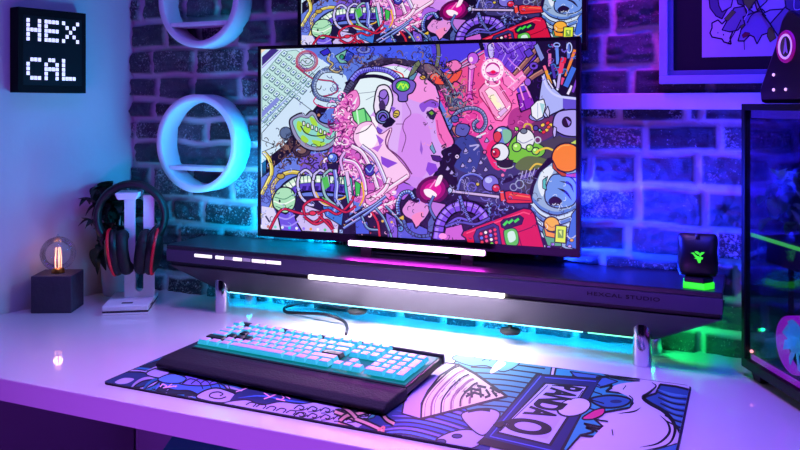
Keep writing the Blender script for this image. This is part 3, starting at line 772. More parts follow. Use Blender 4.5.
# teal brush right of the sign
A.fill([(556,368),(600,372),(612,378),(622,380),(640,382),(612,388),(606,392),(624,394),(636,400),(630,408),(608,412),(590,416),(604,428),(584,424),(606,438),(580,436),(566,452),(540,440)], TL, line=BK_, w=1.4)
A.fill([(570,372),(600,376),(618,382),(600,388),(580,382)], (52,104,160), line=BK_)
A.fill([(590,400),(606,396),(622,397),(631,401),(622,407),(604,408)], (34,92,140), smooth=True, line=BK_, w=1.4); A.ell(616,402,6,1.8,(20,40,84))
for i in range(6): A.stroke([(572+i*3,376+i*10),(584+i*3,380+i*10),(600+i*2,386+i*9)], .9, BK_)
for q in ([(600,388),(612,386),(606,392)],[(596,378),(614,377),(640,379)],[(580,436),(594,432),(586,428),(604,430)]): A.stroke(q, 1.6, BK_)
# right: lavender bowl with long contours
A.fill([(612,388),(640,382),(660,386),(648,396),(652,404),(668,414),(676,428),(672,446),(640,456),(590,452),(600,430),(634,404)], WH, smooth=True)
A.stroke([(618,414),(634,412),(641,408)], 1.0, BK_, taper=True); A.stroke([(629,396),(633,400),(630,406)], .8, BK_); A.stroke([(612,430),(613,436)], .8, BK_); A.stroke([(626,386),(623,390)], .7, BK_)
A.fill([(660,385),(676,387),(692,391),(690,404),(686,424),(682,437),(676,426),(662,410),(646,402),(644,398),(656,394)], (34,80,132), line=BK_, w=1.6)
for i in range(6): A.stroke([(658+i*2.2,390+i*6),(672+i*1.5,395+i*6),(692,397+i*6)], 2.4, (74,136,180), taper=True); A.stroke([(656+i*2.2,392+i*6),(672+i*1.5,398+i*6),(692,400+i*6)], 1.0, BK_)
A.stroke([(652,383),(656,387),(648,394),(643,398),(650,404),(664,412),(674,424),(674,436),(666,446),(640,452)], 2.4, BK_, taper=True)
A.stroke([(660,416),(668,424),(669,434),(658,444),(640,448)], 1.6, BK_, taper=True)
A.fill([(640,454),(664,448),(678,444),(680,470),(640,470)], (50,110,160), line=BK_)
# PANDA Q sign
A.fill([(536,374),(602,379),(598,384),(560,458),(552,462),(476,444),(483,438)], BK_)
A.fill([(538,376),(599,380.5),(557,456),(484,438)], (14,26,84))
A.stroke([(541,376.5),(490,437),(555,452)], 1, (70,90,190), smooth=False); A.stroke([(545,378),(596,382)], .8, (70,90,190), smooth=False)
A.fill([(544,383),(589,386.5),(551,447),(496,434)], BK_)
A.fill([(546,384.5),(586,387.6),(549,444.5),(499,432.5)], (176,176,208))
A.fill([(551,388),(580,390.5),(547,440),(507,430)], LV)
for q in ([(548,386),(500,432)],[(552,386),(584,389)],[(583,391),(566,416)]): A.stroke(q, .6, BK_, smooth=False)
A.ell(574,408,18,9.5,BK_,rot=-12); A.ell(574,407.6,16,8.2,WH,rot=-12)
A.fill([(582,419),(594,411),(604,409),(603,415),(592,420)], (205,40,110), smooth=True, line=BK_, w=1)
print('mat layers', A.layer)
A.object('print', paint_mat('mat_ink', False, rough=.75), pad, Matrix.Translation((0,0,PZ)))
ink = pbr('letter_ink', (10,8,22), .7)
ta, tb = fpad(571, 387), fpad(520, 437)
# letters read towards the viewer, tops to the right
n_l = [('P',.0),('A',.15),('N',.31),('D',.47),('A',.63),('Q',.93)]
mid = Vector(fpad(566,388)); endv = Vector(fpad(522,430))
for ch_, u in n_l:
    q = mid.lerp(endv, u)
    o = text_mesh(ch_, .058 if ch_ != 'Q' else .084, ink, 'letter', pad, (q.x, q.y, PZ+PA), (0,0,R(-96)), extrude=.0002, scale=(.80,1.05,1), bold=.04)

# ================================================================= KEYBOARD
fl = at_z(197, 348, DESK+.022)
kyaw = R(-4.2)
kb = empty('keyboard', (0,0,0)); tag(kb, 'full size keyboard with white keycaps glowing cyan on the desk mat', 'keyboard')
kb.location = (-.934, 1.189, DESK+PZ+PA+.0035); kb.rotation_euler = (R(4.0),0,kyaw)
U = .01905
kdark = pbr('keyboard_black', (16,15,22), .4)
KWD, KDP = .4405, .140
MB().box(-.004, KWD, .0, KDP-.006, 0, .014, .003).build('case', kdark, kb)
MB().box(.0, KWD-.004, .004, KDP-.012, .0141, .0152, .0003).build('glowing_plate', pbr('key_plate', (20,60,70), .6, emit=(0,190,200), estr=.28), kb)

MB().box(-.004, KWD+.002, KDP-.006, KDP+.004, 0, .018, .003).build('rear_edge', pbr('keyboard_grey', (50,42,52), .4), kb)
for x in (.02, KWD-.04): MB().box(x, x+.02, KDP-.030, KDP-.016, -.0110, .0, .001).build('riser_foot', kdark, kb)
ktop = pbr('keycap_white', (196,178,210), .45); kside = pbr('keycap_glow', (60,140,155), .45, emit=(30,200,215), estr=.65)
kbt = pbr('keycap_black', (14,12,18), .4)
KM = {}
def key(w, r_, x, black=False, hh=1):
    kk = (w, hh, black)
    if kk not in KM:
        m = MB(); W = w*U-.0012; D = hh*U-.0012
        m.frustum((0,W,0,D), (.0028,W-.0028,.0032,D-.0018), 0, .0085, .0007)
        o = m.build('keycap', [kbt, kbt] if black else [kside, ktop], kb)
        if not black:
            for f in o.data.polygons: f.material_index = 1 if (f.normal.z > .55) else 0
        KM[kk] = o
    else:
        o = KM[kk].copy(); COL.objects.link(o); o.parent = kb
    if black: o['label'] = 'black keycap'
    o.location = (x*U+.0045, r_*U*1.0+.0075, .0175+.0006*abs(r_-2.5))
    return o
rows_ = {0:[1.25,1.25,1.25,6.25,1.25,1.25,1.25,1.25], 1:[2.25]+[1]*10+[2.75], 2:[1.75]+[1]*11+[2.25], 3:[1.5]+[1]*12+[1.5], 4:[1]*13+[2]}
for r_, ws in rows_.items():
    x = 0
    for i, w in enumerate(ws):
        bk = (r_ == 1 and i == 0) or (r_ == 2 and i in (1,2,3)) or (r_ == 3 and i == 2) or (r_ == 2 and i == 12)
        key(w, r_, x, bk); x += w
for x in [0]+[2+i for i in range(4)]+[6.5+i for i in range(4)]+[11+i for i in range(4)]: key(1, 5.15, x)
for x in (15.25,16.25,17.25):
    key(1, 5.15, x); key(1, 4, x); key(1, 3, x); key(1, 0, x)
key(1, 1, 16.25)
for x in (18.5,19.5,20.5):
    key(1,4,x); key(1,3,x); key(1,2,x); key(1,1,x)
key(1,4,21.5); key(1,2,21.5,hh=2); key(1,0,21.5,hh=2); key(2,0,18.5); key(1,0,20.5)


wr = empty('wrist_rest', (-.934, 1.189, DESK+PZ+PA+.0002), kyaw); tag(wr, 'black leatherette wrist rest lying in front of the keyboard', 'wrist rest')
m = MB()
m.prism([(-.010,-.004,0),(-.010,-.075,0),(-.010,-.083,.004),(-.010,-.084,.010),(-.010,-.070,.0165),(-.010,-.030,.0195),(-.010,-.008,.0185),(-.010,-.004,.014)], (.455,0,0), bev=.003, seg=3, smooth=True)
m.build('cushion', pbr('leatherette', (16,10,24), .8, bump=.25, bscale=260), wr)


# keyboard cable
cpts = [at_z(346,334,DESK+.014), at_z(347,327,DESK+.012), at_z(342,320,DESK+.012), at_y(325,314.5,1.50), at_y(300,313,1.52), at_y(286,312,1.53), at_y(286,307,1.545), at_y(303,303,1.55), at_y(322,303.5,1.545), at_y(341,307,1.53), at_y(352,305,1.53)]
cpts = [Vector(c) for c in cpts]
cab = MB().tube(spline(cpts, 8), .0034, 10).build('keyboard_cable', pbr('cable_black', (20,14,24), .4)); tag(cab, 'black cable looping behind the keyboard under the desk shelf', 'cable')

# ================================================================= MOUSE ON ITS DOCK
dp = at_z(699, 287.5, SZ)
DX, DY = -.083, 1.470
dock = empty('mouse_dock', (DX, DY, SZ), R(6)); tag(dock, 'small black charging dock with green glowing base at the right end of the desk shelf', 'dock')
mb_ = pbr('mouse_black', (8,8,12), .4)
grn = pbr('led_lime', (60,255,40), .4, emit=(50,255,30), estr=1.0)
base = [(-.024,-.014),(.010,-.024),(.027,-.006),(.024,.022),(-.022,.022)]
MB().prism([(x,y,.0003) for x, y in base], (0,0,.010), bev=.0006).build('glowing_base', grn, dock)
MB().prism([(x*.93,y*.93+.0,.0104) for x, y in base], (0,0,.009), bev=.002).build('cradle', mb_, dock)
ms = empty('computer_mouse', (DX, DY+.003, SZ+.0197), R(4), R(-8)); tag(ms, 'black mouse with green three-headed emblem standing upright on the green lit dock', 'mouse')
m = MB(); t = m.bm; rings = []
prof = [(0,.026,.012),(.006,.0285,.016),(.02,.0300,.019),(.04,.0285,.019),(.055,.0295,.015),(.064,.0290,.011),(.069,.026,.007)]
for z, w, d in prof:
    rings.append([t.verts.new((w*math.copysign(abs(math.cos(a))**.55, math.cos(a)), d*math.copysign(abs(math.sin(a))**.8, math.sin(a))*(1 if math.sin(a)<0 else .55), z)) for a in [2*math.pi*i/32 for i in range(32)]])
for a, b in zip(rings, rings[1:]):
    for i in range(32):
        f = t.faces.new((a[i], a[(i+1)%32], b[(i+1)%32], b[i])); f.smooth = True
t.faces.new(rings[0][::-1]); t.faces.new(rings[-1])
mbody = m.build('mouse_body', mb_, ms)
ms.scale = (1.12,1.1,1.04)
MB().box(-.0006,.0006,-.0135,-.010,.050,.069,.0002).build('button_seam', pbr('seam_black', (3,3,5), .6), mbody)
MB().cyl((-.003,-.011,.064),(.003,-.011,.064),.005,seg=20).build('scroll_wheel', pbr('wheel_grey', (30,30,34), .5), mbody)
lg = MB()
yl = -.0193
def lgp(pts): lg.prism([(x*.0105, yl, .031+z*.0105) for x, z in pts], (0,-.0009,0))
lgp([(-.95,.55),(-.55,.62),(-.25,.25),(.05,.05),(-.05,-.15),(-.45,.05),(-.6,.32)])
lgp([(.95,.75),(.55,.75),(.25,.5),(.2,.2),(.35,.0),(.5,.3),(.75,.5)])
lgp([(-.45,.75),(-.1,.85),(.25,.6),(.1,.3),(-.15,.45)])
lgp([(-.5,-.25),(-.15,-.35),(.1,-.95),(.35,-.9),(.45,-.45),(.3,-.05),(.05,.1),(-.15,-.05)])
lgp([(.3,.05),(.75,-.1),(.6,-.4),(.35,-.3)])
lg.build('emblem', pbr('emblem_green', (60,255,40), .4, emit=(70,255,50), estr=.9), mbody)

# ================================================================= PC CASE
ca = Vector((-.014, 1.498, DESK)); cdir = Vector((.48,-.877,0)).normalized()
crot = math.atan2(cdir.y, cdir.x)     # local +x runs along the glass side towards the viewer, +y to the right/back
pcs = empty('computer_case', ca, crot); tag(pcs, 'black computer tower with tinted glass side and purple lit interior at the right', 'computer')
cb = pbr('case_black', (5,5,8), .5, spec=.3)
CL, CWd, CHt = .44, .195, .467
fz = .016
m = MB(); q = .011
for x in (0, CL-q):
    for y in (0, CWd-q): m.box(x, x+q, y, y+q, fz, CHt, .001)
for z0_, z1_ in ((fz, fz+.016), (CHt-.011, CHt)):
    m.box(q*.9, CL-q*.9, 0, q, z0_, z1_, .001); m.box(q*.9, CL-q*.9, CWd-q, CWd, z0_, z1_, .001)
    m.box(0, q, q*.9, CWd-q*.9, z0_, z1_, .001); m.box(CL-q, CL, q*.9, CWd-q*.9, z0_, z1_, .001)
m.build('frame', cb, pcs)
for x in (.02, CL-.05):
    for y in (.006, CWd-.03): MB().frustum((x+.004,x+.026,y+.003,y+.021),(x,x+.03,y,y+.024), .0003, fz, .001).build('foot', cb, pcs)
gl = glass_mat('tinted_glass', (.66,.60,.80), .25)
MB().box(.011,CL-.011,.0025,.0055,fz+.016,CHt-.011).build('side_glass', gl, pcs)
MB().box(.0025,.0055,.011,CWd-.011,fz+.016,CHt-.011).build('rear_glass', gl, pcs)
MB().box(.011,CL-.011,CWd-.006,CWd-.003,fz+.016,CHt-.011).build('far_glass', gl, pcs)
MB().box(CL-.006,CL-.003,.011,CWd-.011,fz+.016,CHt-.011).build('front_panel', cb, pcs)
MB().box(.006,CL-.006,.011,CWd-.011,fz+.004,fz+.013).build('floor_plate', cb, pcs)
MB().box(.011,CL-.011,.0115,CWd-.0115,CHt-.008,CHt-.003).build('top_plate', cb, pcs)
pinkl = pbr('led_magenta', (160,30,150), .4, emit=(190,30,215), estr=.8); bluel = pbr('led_violet', (120,80,255), .4, emit=(90,60,255), estr=1.5)
cyl_ = pbr('fan_cyan', (120,240,250), .4, emit=(50,190,205), estr=.6)
MB().box(.020,CL-.02,.0075,.0115,fz+.017,fz+.025).build('bottom_light', pinkl, pcs)
MB().box(.012,.15,.0115,.014,CHt-.024,CHt-.011).build('rail_reflection', pbr('reflection_violet', (60,40,150), .4, emit=(84,56,225), estr=.7), pcs)  # glowing bar standing in for the wall rail mirrored in the glass
# board, card, reservoir-like glowing duct, fans
MB().box(.16,.40,CWd-.016,CWd-.012,.10,.42,.001).build('mainboard', pbr('board_dark', (14,12,22), .5, bump=.4, bscale=90), pcs)
MB().box(.030,.30,.0132,.145,.206,.2463,.003).build('graphics_card', pbr('card_dark', (16,12,24), .4), pcs)
MB().box(.012,.30,.0105,.0130,.2405,.2465,.0005).build('green_reflection', pbr('reflection_lime', (90,255,60), .4, emit=(80,255,40), estr=1.1), pcs)  # glowing line standing in for the dock's green mirrored in the glass
MB().box(.075,.081,.04,.046,.05,.206).build('support_post', cb, pcs)
for k, x in enumerate((.140, .26, .37)):
    fn = MB().lathe([(.052,0),(.056,0),(.056,.022),(.052,.022),(.052,0)], (x,.09,.048), 40).build('fan_ring', pinkl if k != 0 else cyl_, pcs)
    m = MB()
    for b in range(9):
        a = 2*math.pi*b/9; Mx = Matrix.Translation((x,.09,.058)) @ Matrix.Rotation(a,4,'Z') @ Matrix.Rotation(R(24),4,'X')
        m.box(.014,.050,-.010,.010,-.0008,.0008, M=Mx)
    m.lathe([(0,.050),(.015,.050),(.015,.068),(0,.068)], (x,.09,0), 20)
    m.build('fan_blades', cyl_, fn)
gd_s = (1.08,1,1.12)
for z in (.31,.39):
    m = MB(); Mx = Matrix.Translation((.33,CWd-.03,z)) @ Matrix.Rotation(R(90),4,'X')
    m.lathe([(.030,0),(.034,0),(.034,.02),(.030,.02),(.030,0)], seg=36, M=Mx)
    m.build('fan_ring', pinkl, pcs)
Mx0 = Matrix.Translation((.125,.034,.088)) @ Matrix.Rotation(R(90),4,'X')
fv = MB().lathe([(.041,0),(.045,0),(.045,.018),(.041,.018),(.041,0)], seg=40, M=Mx0).build('fan_ring', pinkl, pcs)
m = MB()
for b in range(9): m.box(.010,.039,-.008,.008,.008,.0095, M=Mx0 @ Matrix.Rotation(2*math.pi*b/9,4,'Z') @ Matrix.Rotation(R(22),4,'X'))
m.lathe([(0,.004),(.012,.004),(.012,.016),(0,.016)], seg=20, M=Mx0); m.build('fan_blades', cyl_, fv)
MB().box(.05,.11,.12,.165,.06,.14,.004).build('pump_block', pbr('block_blue', (40,120,150), .4, emit=(20,150,190), estr=.5), pcs)
m = MB(); m.sphere((.018,.009,fz+.030), .003, 12); m.build('power_light', pbr('spark', (255,200,160), .4, emit=(255,150,130), estr=5), pcs)
# leafy sprigs standing on the card inside the case
lp = empty('leafy_sprig', pcs.matrix_world.to_translation()); 
lp.location = ca+Vector((0,0,0)); lp.rotation_euler = (0,0,crot); tag(lp, 'dark green leafy sprigs inside the computer tower above the green light line', 'plant')
rd = random.Random(11); lm2 = pbr('sprig_green', (110,175,150), .4, var=.3, vscale=50)
for k in range(22):
    m = MB(); x = rd.uniform(.03,.15); z = rd.uniform(.275,.35); y = rd.uniform(.022,.06)
    for j in range(2):
        leaf(m, (x,y,z), (x+rd.choice((-1,1))*rd.uniform(.02,.045), max(.012,y-rd.uniform(.0,.02)), z+rd.uniform(-.035,.012)), rd.uniform(.018,.030), .006)
    m.tube(spline([(x+rd.uniform(-.02,.02), .10, .2465), (x, (y+.1)/2, z*.6+.09), (x,y,z)], 5), .0011, 6)
    m.build('sprig', lm2, lp, recalc=False)

# angular gadget on top of the case
gp = at_plane(763, 100.5, (0,0,DESK+CHt+.0005), (0,0,1)) if False else None
gz = DESK+CHt+.0005
gc = ca+cdir*.10
gd = empty('hooded_speaker', (gc.x, gc.y, gz), crot); tag(gd, 'dark angular hooded speaker with a glowing ring standing on the computer tower', 'speaker')
gm = pbr('speaker_plum', (30,10,34), .3, spec=.6)
m = MB()
m.prism([(-.070,.02,0),(-.074,.02,.022),(-.030,.02,.085),(-.012,.02,.122),(.004,.02,.134),(.020,.02,.128),(.050,.02,.110),(.075,.02,.02),(.070,.02,0)], (0,.11,0), bev=.006, seg=2)
m.build('shell', gm, gd)
def ringxy(r, w): 
    return [(.004+r*math.cos(2*math.pi*k/40), .0175,   .081+r*1.0*math.sin(2*math.pi*k/40)) for k in range(40)]
MB().tube(ringxy(.0165,0), .0016, 8, closed=True).build('glow_ring', pbr('ring_lilac', (220,190,255), .4, emit=(190,140,255), estr=1.0), gd)
MB().tube([(x,.019,z) for x,_,z in ringxy(.0205,0)], .003, 8, closed=True).build('outer_ring', pbr('ring_magenta', (190,20,130), .4, emit=(170,10,120), estr=.35), gd)
m = MB(); m.prism([(-.001,.0185,.071),(.004,.0185,.093),(.009,.0185,.071),(.004,.0185,.075)], (0,-.0015,0)); m.build('ring_mark', pbr('mark_lilac', (150,110,200), .4, emit=(130,80,200), estr=.4), gd)
m = MB()
for x, z in ((-.030,.042),(-.030,.020),(.002,.020)): m.sphere((x,.0195,z), .0024, 12)
m.build('indicator_light', pbr('dot_white', (255,220,255), .4, emit=(255,200,255), estr=1.0), gd)

gd.scale = gd_s
# ================================================================= SCREEN ARTWORK (original line drawing in the photo's layout)
mp = Vector((ml.x, ml.y, 0)); mn = Vector((mdir.y, -mdir.x, 0)); p_s = mp+mn*(-.0019)
def fmon(px, py):
    q = at_plane(px, py, p_s, mn)-Vector((mc.x, mc.y, MZ0)); return (q.x*mdir.x+q.y*mdir.y, q.z)
SW2 = MW/2-.0075; RECT = (-SW2, .0165, SW2, MH-.0075)
S = Art(fmon, RECT, 3e-6); S.wk = 1.2
K = (14,10,34); PER = (92,122,222); WHT = (240,240,250)
S.fill([(250,20),(590,20),(590,270),(250,270)], PER)
S.fill([(345,30),(490,30),(478,52),(440,80),(430,120),(400,62),(372,54),(345,58)], (70,92,240))
S.fill([(455,34),(480,40),(440,76),(428,70)], (52,40,235))
S.fill([(250,150),(300,160),(330,170),(350,200),(350,240),(250,240)], (104,128,226))
S.fill([(300,155),(345,150),(345,190),(300,178)], (120,90,215))
# dark ground lower middle, indigo fade, pink room
S.fill([(395,175),(440,150),(455,120),(560,110),(590,110),(590,270),(340,270),(350,215),(390,190)], (22,16,46))
S.fill([(446,140),(462,112),(500,118),(548,112),(580,120),(580,200),(540,212),(470,200),(452,182)], (58,52,112))
S.fill([(450,150),(466,134),(480,150),(474,172),(456,168)], (54,66,150), smooth=True)
S.fill([(428,200),(438,176),(444,160),(446,148),(456,144),(462,150),(454,166),(458,182),(450,200)], (12,6,24))
S.fill([(520,150),(580,128),(580,165),(545,200),(520,190)], (70,62,78))
S.fill([(448,40),(480,50),(560,38),(560,100),(534,126),(520,146),(505,172),(490,162),(478,138),(455,128),(440,100),(430,80)], (232,66,160))
S.fill([(484,92),(520,80),(530,110),(505,130),(482,120)], (255,110,190), smooth=True)
S.fill([(505,128),(528,116),(546,112),(560,128),(540,142),(516,146)], (110,48,104), smooth=True)
S.fill([(512,110),(530,106),(540,116),(520,130),(508,126)], (180,56,140), smooth=True)
S.curls((446,96,530,140), 60, [(190,30,110),(250,130,200),(120,20,90)], .6, 4, 51)
S.fill([(486,150),(494,140),(500,158),(500,170),(492,166)], (240,40,110), smooth=True)
S.fill([(430,36),(484,36),(486,62),(452,84),(436,92)], (76,60,228))
S.fill([(438,76),(484,50),(486,60),(486,100),(470,110),(452,98)], (236,80,150))
for q in ([(450,70),(484,46)],[(446,74),(484,52)],[(440,78),(480,58)]): S.stroke(q, 1.1, (190,160,220), smooth=False); S.stroke([(x,y+1.2) for x,y in q], .6, K, smooth=False)
# ---------------- laptop, top left
S.fill([(250,40),(296,44),(322,60),(346,76),(352,98),(322,112),(284,150),(250,190)], (206,230,250))
S.fill([(250,40),(272,44),(256,58),(250,62)], (248,220,190))
S.fill([(262,66),(279,50),(272,48),(262,57)], (62,44,130)); S.stroke([(262,68),(281,50)], 1, (170,140,230), smooth=False)
S.fill([(262,76),(282,52),(296,50),(318,64),(296,86),(262,122)], (194,230,226), line=(90,140,150), w=.6)
for i in range(8):
    for j in range(7):
        x = 284-i*5.6+j*5.0; y = 53+i*7.2+j*3.9
        if x < 264 or y > 128-(x-262)*.95+6: continue
        if x < 262 or x > 316: continue
        S.fill([(x-3.4,y+1.0),(x+.2,y-2.8),(x+3.6,y-.4),(x+.2,y+3.3)], (214,240,246), line=(70,120,140), w=.55)
        S.fill([(x-1.2,y+.8),(x+.2,y-.9),(x+1.6,y),(x+.2,y+1.4)], (84,110,190)); S.stroke([(x-3.2,y+1.8),(x,y+4.2),(x+3.4,y+.6)], .6, (60,100,120), smooth=False)
for q in ([(262,124),(298,88),(320,66)],[(262,128),(300,91),(323,68)]): S.stroke(q, .6, (90,150,150), smooth=False)
S.fill([(262,112),(277,97),(280,100),(262,118)], (130,140,220))
S.fill([(262,133),(294,97),(314,112),(277,146),(262,140)], (206,228,248), line=(40,60,90), w=.7)
S.stroke([(262,122),(286,100)], 1.4, (150,170,230), smooth=False); S.stroke([(262,152),(277,146)], .6, K)
S.fill([(262,163),(284,145),(318,104),(328,108),(324,114),(292,152),(262,178)], K)
for i in range(9): S.ell(268+i*6.2, 168-i*6.6, .7, .7, (150,130,120))
# curled red cable + slate corrugated loop
for r_, c_ in ((9.5,(170,60,110)),(8,(120,70,150)),(10.8,(190,60,100))): S.ell(307, 61, r_, r_*.95, None, line=c_, w=1.1)
S.ell(307,62,6,3.6,(206,220,240),line=K,w=.6); S.stroke([(303,60),(308,64),(312,60)], .8, (60,130,110))
S.stroke([(296,66),(303,72),(312,78),(322,80),(334,82),(338,90),(330,95),(318,97)], 1.4, K); S.stroke([(296,66),(303,72),(312,78),(322,80),(334,82),(338,90),(330,95),(318,97)], .9, (200,50,110))
S.pipe([(343,72),(330,70),(320,73),(314,84),(316,94),(324,99),(344,101)], 4.0, (98,120,176), hi=(160,180,215), ribs=(40,50,100), ribw=.5, ribstep=1.8)
S.stroke([(316,97),(314,102),(322,107),(342,108)], 1.2, (200,40,110))
# little blue critter, blue flowers
S.fill([(320,52),(328,48),(331,53),(324,56)], (50,40,200), line=K); S.fill([(335,56),(346,50),(352,54),(350,64),(340,63)], (120,190,170), line=K)
S.fill([(347,50),(354,54),(350,63),(344,60)], (40,60,180), line=K); S.ell(342,57,2.2,2.4,(40,150,110),line=K)
S.stroke([(330,54),(328,60),(333,64),(330,68),(336,72),(341,70),(340,66)], 2.4, K); S.stroke([(330,54),(328,60),(333,64),(330,68),(336,72),(341,70),(340,66)], 1.4, (190,170,120))
S.ell(364,50,7,3.6,(120,130,215),line=(40,40,110)); S.ell(364,49.5,3.4,1.8,(80,90,190),line=(40,40,110))
S.curls((330,62,362,110), 40, [(60,70,170),(50,60,140),(40,50,120)], .7, 4.5, 3)
S.curls((356,48,436,66), 46, [(48,56,170),(40,36,110),(70,70,190)], .7, 5, 4)
S.curls((318,112,345,135), 22, [(60,70,150),(40,50,120)], .7, 4, 33)
# ---------------- head
HAIR = [(96,76,96),(40,26,50),(130,104,110),(70,54,90)]
S.fill([(342,108),(346,84),(362,66),(384,58),(410,60),(428,66),(446,84),(440,92),(420,74),(400,68),(372,74),(352,98)], (54,42,70), smooth=True)
S.curls((350,56,430,72), 60, HAIR, 1.3, 5, 5)
SK = (214,160,244)
S.fill([(349,106),(351,94),(360,78),(376,67),(394,63),(412,67),(424,76),(436,86),(440,98),(439,108),(444,118),(449,130),(454,141),(452,147),(445,149),(442,152),(444,157),(440,161),(441,166),(436,172),(430,182),(420,186),(408,184),(399,180),(392,186),(372,178),(356,162),(352,150),(360,136),(352,120)], SK, line=K, w=1.2)
S.fill([(350,104),(354,90),(364,76),(380,68),(396,66),(408,70),(412,76),(402,84),(392,84),(384,92),(378,104),(372,114),(362,124),(354,118)], (226,242,248), smooth=True)
S.fill([(352,122),(362,124),(372,116),(378,122),(384,136),(374,148),(362,146),(354,136)], (250,240,250), smooth=True)
S.fill([(362,128),(376,126),(384,140),(374,150),(360,146)], (255,214,244), smooth=True)
S.fill([(412,76),(424,78),(434,86),(438,98),(436,106),(426,104),(412,100),(404,94),(408,84)], (244,150,226), smooth=True)
S.fill([(434,108),(441,112),(449,130),(454,141),(450,146),(444,147),(438,138),(436,124)], (244,110,190), smooth=True)
S.stroke([(439,106),(444,118),(449,130),(454,140),(453,146),(446,149),(442,152),(444,157),(441,161),(441,166),(436,173),(430,182),(420,187)], 1.5, K)
S.fill([(384,100),(400,98),(402,120),(398,150),(388,148),(378,128)], (222,176,246), smooth=True)
S.fill([(404,120),(420,114),(430,130),(432,158),(422,178),(406,176),(398,156)], (214,142,240), smooth=True)
S.fill([(420,104),(432,99),(439,104),(436,108),(428,107),(424,112),(421,110)], (140,80,216), smooth=True)
S.fill([(426,113),(432,109),(437,113),(434,120),(430,119)], (40,30,70)); S.fill([(429,112.6),(432,111),(434,113.5),(431,115.5)], (110,170,40))
S.stroke([(424,103),(431,99.6),(438,102)], 1.2, (120,70,110)); S.stroke([(437,120),(439,132),(443,140),(446,144)], 1, (190,60,140))
S.fill([(441,146),(446,143),(447,147),(443,149)], (60,30,60)); S.fill([(430,148),(432,142),(436,152),(434,154)], (110,160,200), line=K, w=.6)
S.fill([(431,155),(440,156),(443,160),(438,162),(433,160)], (70,30,120), line=K, w=.6); S.fill([(428,162),(436,164),(438,170),(430,176),(426,170)], (140,70,220))
S.fill([(421,140),(423,149),(422,155),(420,150)], (150,90,210)); S.fill([(380,158),(398,164),(386,167),(381,164)], (140,80,216)); S.fill([(374,147),(383,144),(378,150)], (150,90,216))
S.stroke([(404,99),(408,106),(411,114),(405,120),(403,128),(406,138),(402,152)], .9, (120,70,130)); S.stroke([(396,124),(404,124)], .7, (120,70,130))
S.stroke([(390,130),(386,140),(388,148),(396,154),(404,162),(412,174)], 1.4, (110,50,110))
S.stroke([(352,94),(372,92),(378,90)], .6, (120,130,150)); S.stroke([(410,66),(404,72)], .6, (90,110,140)); S.stroke([(366,100),(374,96)], .6, (120,130,150))
# neck
S.fill([(352,148),(366,146),(384,156),(398,176),(404,190),(392,200),(376,196),(356,176)], (236,150,232), smooth=True, line=K, w=.8)
S.fill([(380,160),(396,166),(402,178),(390,176)], (150,80,220)); S.fill([(398,180),(416,187),(404,200),(392,198)], (170,100,230), line=K)
S.fill([(404,176),(430,180),(424,190),(412,186)], (206,140,240), smooth=True)
# band over the head
S.stroke([(346,84),(358,78),(374,76),(388,79),(396,84)], 3, K); S.stroke([(392,70),(402,74),(404,80)], 1.4, (220,60,70))
S.pipe([(352,80),(360,72),(374,69),(388,71),(397,77),(400,82)], 4.6, (104,92,226), hi=(150,150,250), ribs=(40,30,130), ribw=.6, ribstep=1.7)
S.pipe([(344,100),(347,90),(353,82)], 4.6, (80,80,120), ribs=K, ribstep=2)
# implant and ear
S.fill([(393,82),(400,78),(410,79),(416,84),(413,92),(408,95),(407,101),(399,101),(398,95),(393,90)], (118,90,200), smooth=True, line=K, w=1.1)
S.ell(403,86,7,5.4,(70,190,90),line=K,w=.9); 
for q in ([(398,88),(401,83),(403,88)],[(403,89),(406,84),(408,88)],[(399,85),(404,84)]): S.stroke(q, 1.3, (190,250,60), smooth=False)
S.fill([(410,74),(418,72),(414,80),(409,80)], (90,140,180), line=K); S.ell(423,77.5,3,2.2,(220,170,60),line=K); S.stroke([(421,76),(425,79)], .7, K)
S.fill([(408,78),(414,64),(419,60),(421,64),(414,74)], (110,120,90), line=K, w=.7)
S.fill([(376,92),(379,86),(386,85),(391,90),(393,100),(390,112),(386,120),(378,118),(374,108),(375,98)], (238,226,248), smooth=True, line=K, w=1.2)
S.fill([(380,92),(386,90),(389,98),(386,106),(380,102)], (150,110,220), smooth=True, line=K, w=1); S.fill([(379,104),(383,100),(386,108),(381,112)], (60,40,90), smooth=True)
S.stroke([(378,96),(384,99),(388,94)], 1, K)
S.ell(383,117,7,7,(120,140,200),line=K,w=1.4); S.ell(383,117,4.6,4.6,(110,90,210),line=K,w=.9); S.stroke([(380,119),(383,115),(386,118)], 1.4, K)
S.fill([(390,116),(396,121),(392,126),(386,128),(382,126)], K); S.ell(396.5,114,3,4,(220,190,70),rot=25,line=K); S.stroke([(394.5,113),(398.5,114)], .8, K); S.stroke([(394.5,115.5),(398,116.5)], .8, K)
S.fill([(377,126),(383,130),(380,136),(376,132)], (120,80,210)); S.fill([(391,106),(396,108),(393,113)], (140,90,220))
# hair over the brow
S.fill([(424,64),(436,66),(448,78),(456,92),(458,108),(450,110),(444,96),(436,82),(426,74)], (120,90,110), smooth=True, line=K, w=.8)
S.fill([(430,76),(440,72),(452,74),(462,70),(458,80),(448,84),(436,84)], (240,84,60), smooth=True, line=K, w=.7)
S.fill([(446,64),(456,60),(462,66),(454,72)], (240,120,190), smooth=True, line=K)
for i in range(9):
    c_ = [(150,160,190),(110,80,100),(190,150,140),(80,110,130)][i%4]; o_ = i*1.9
    q = [(428+o_,66+o_*.4),(441+o_*.8,76+o_*.8),(447+o_*.8,90+o_),(446+o_*1.1,104+o_*.8)]
    S.stroke(q, 1.9, K, taper=True); S.stroke(q, 1.2, c_, taper=True)
S.curls((447,84,468,118), 60, [(120,90,120),(60,60,110),(110,120,160),(40,24,50),(200,120,110)], 1.2, 6, 8)
S.curls((424,60,452,80), 26, HAIR+[(180,150,150)], 1.2, 5, 81)
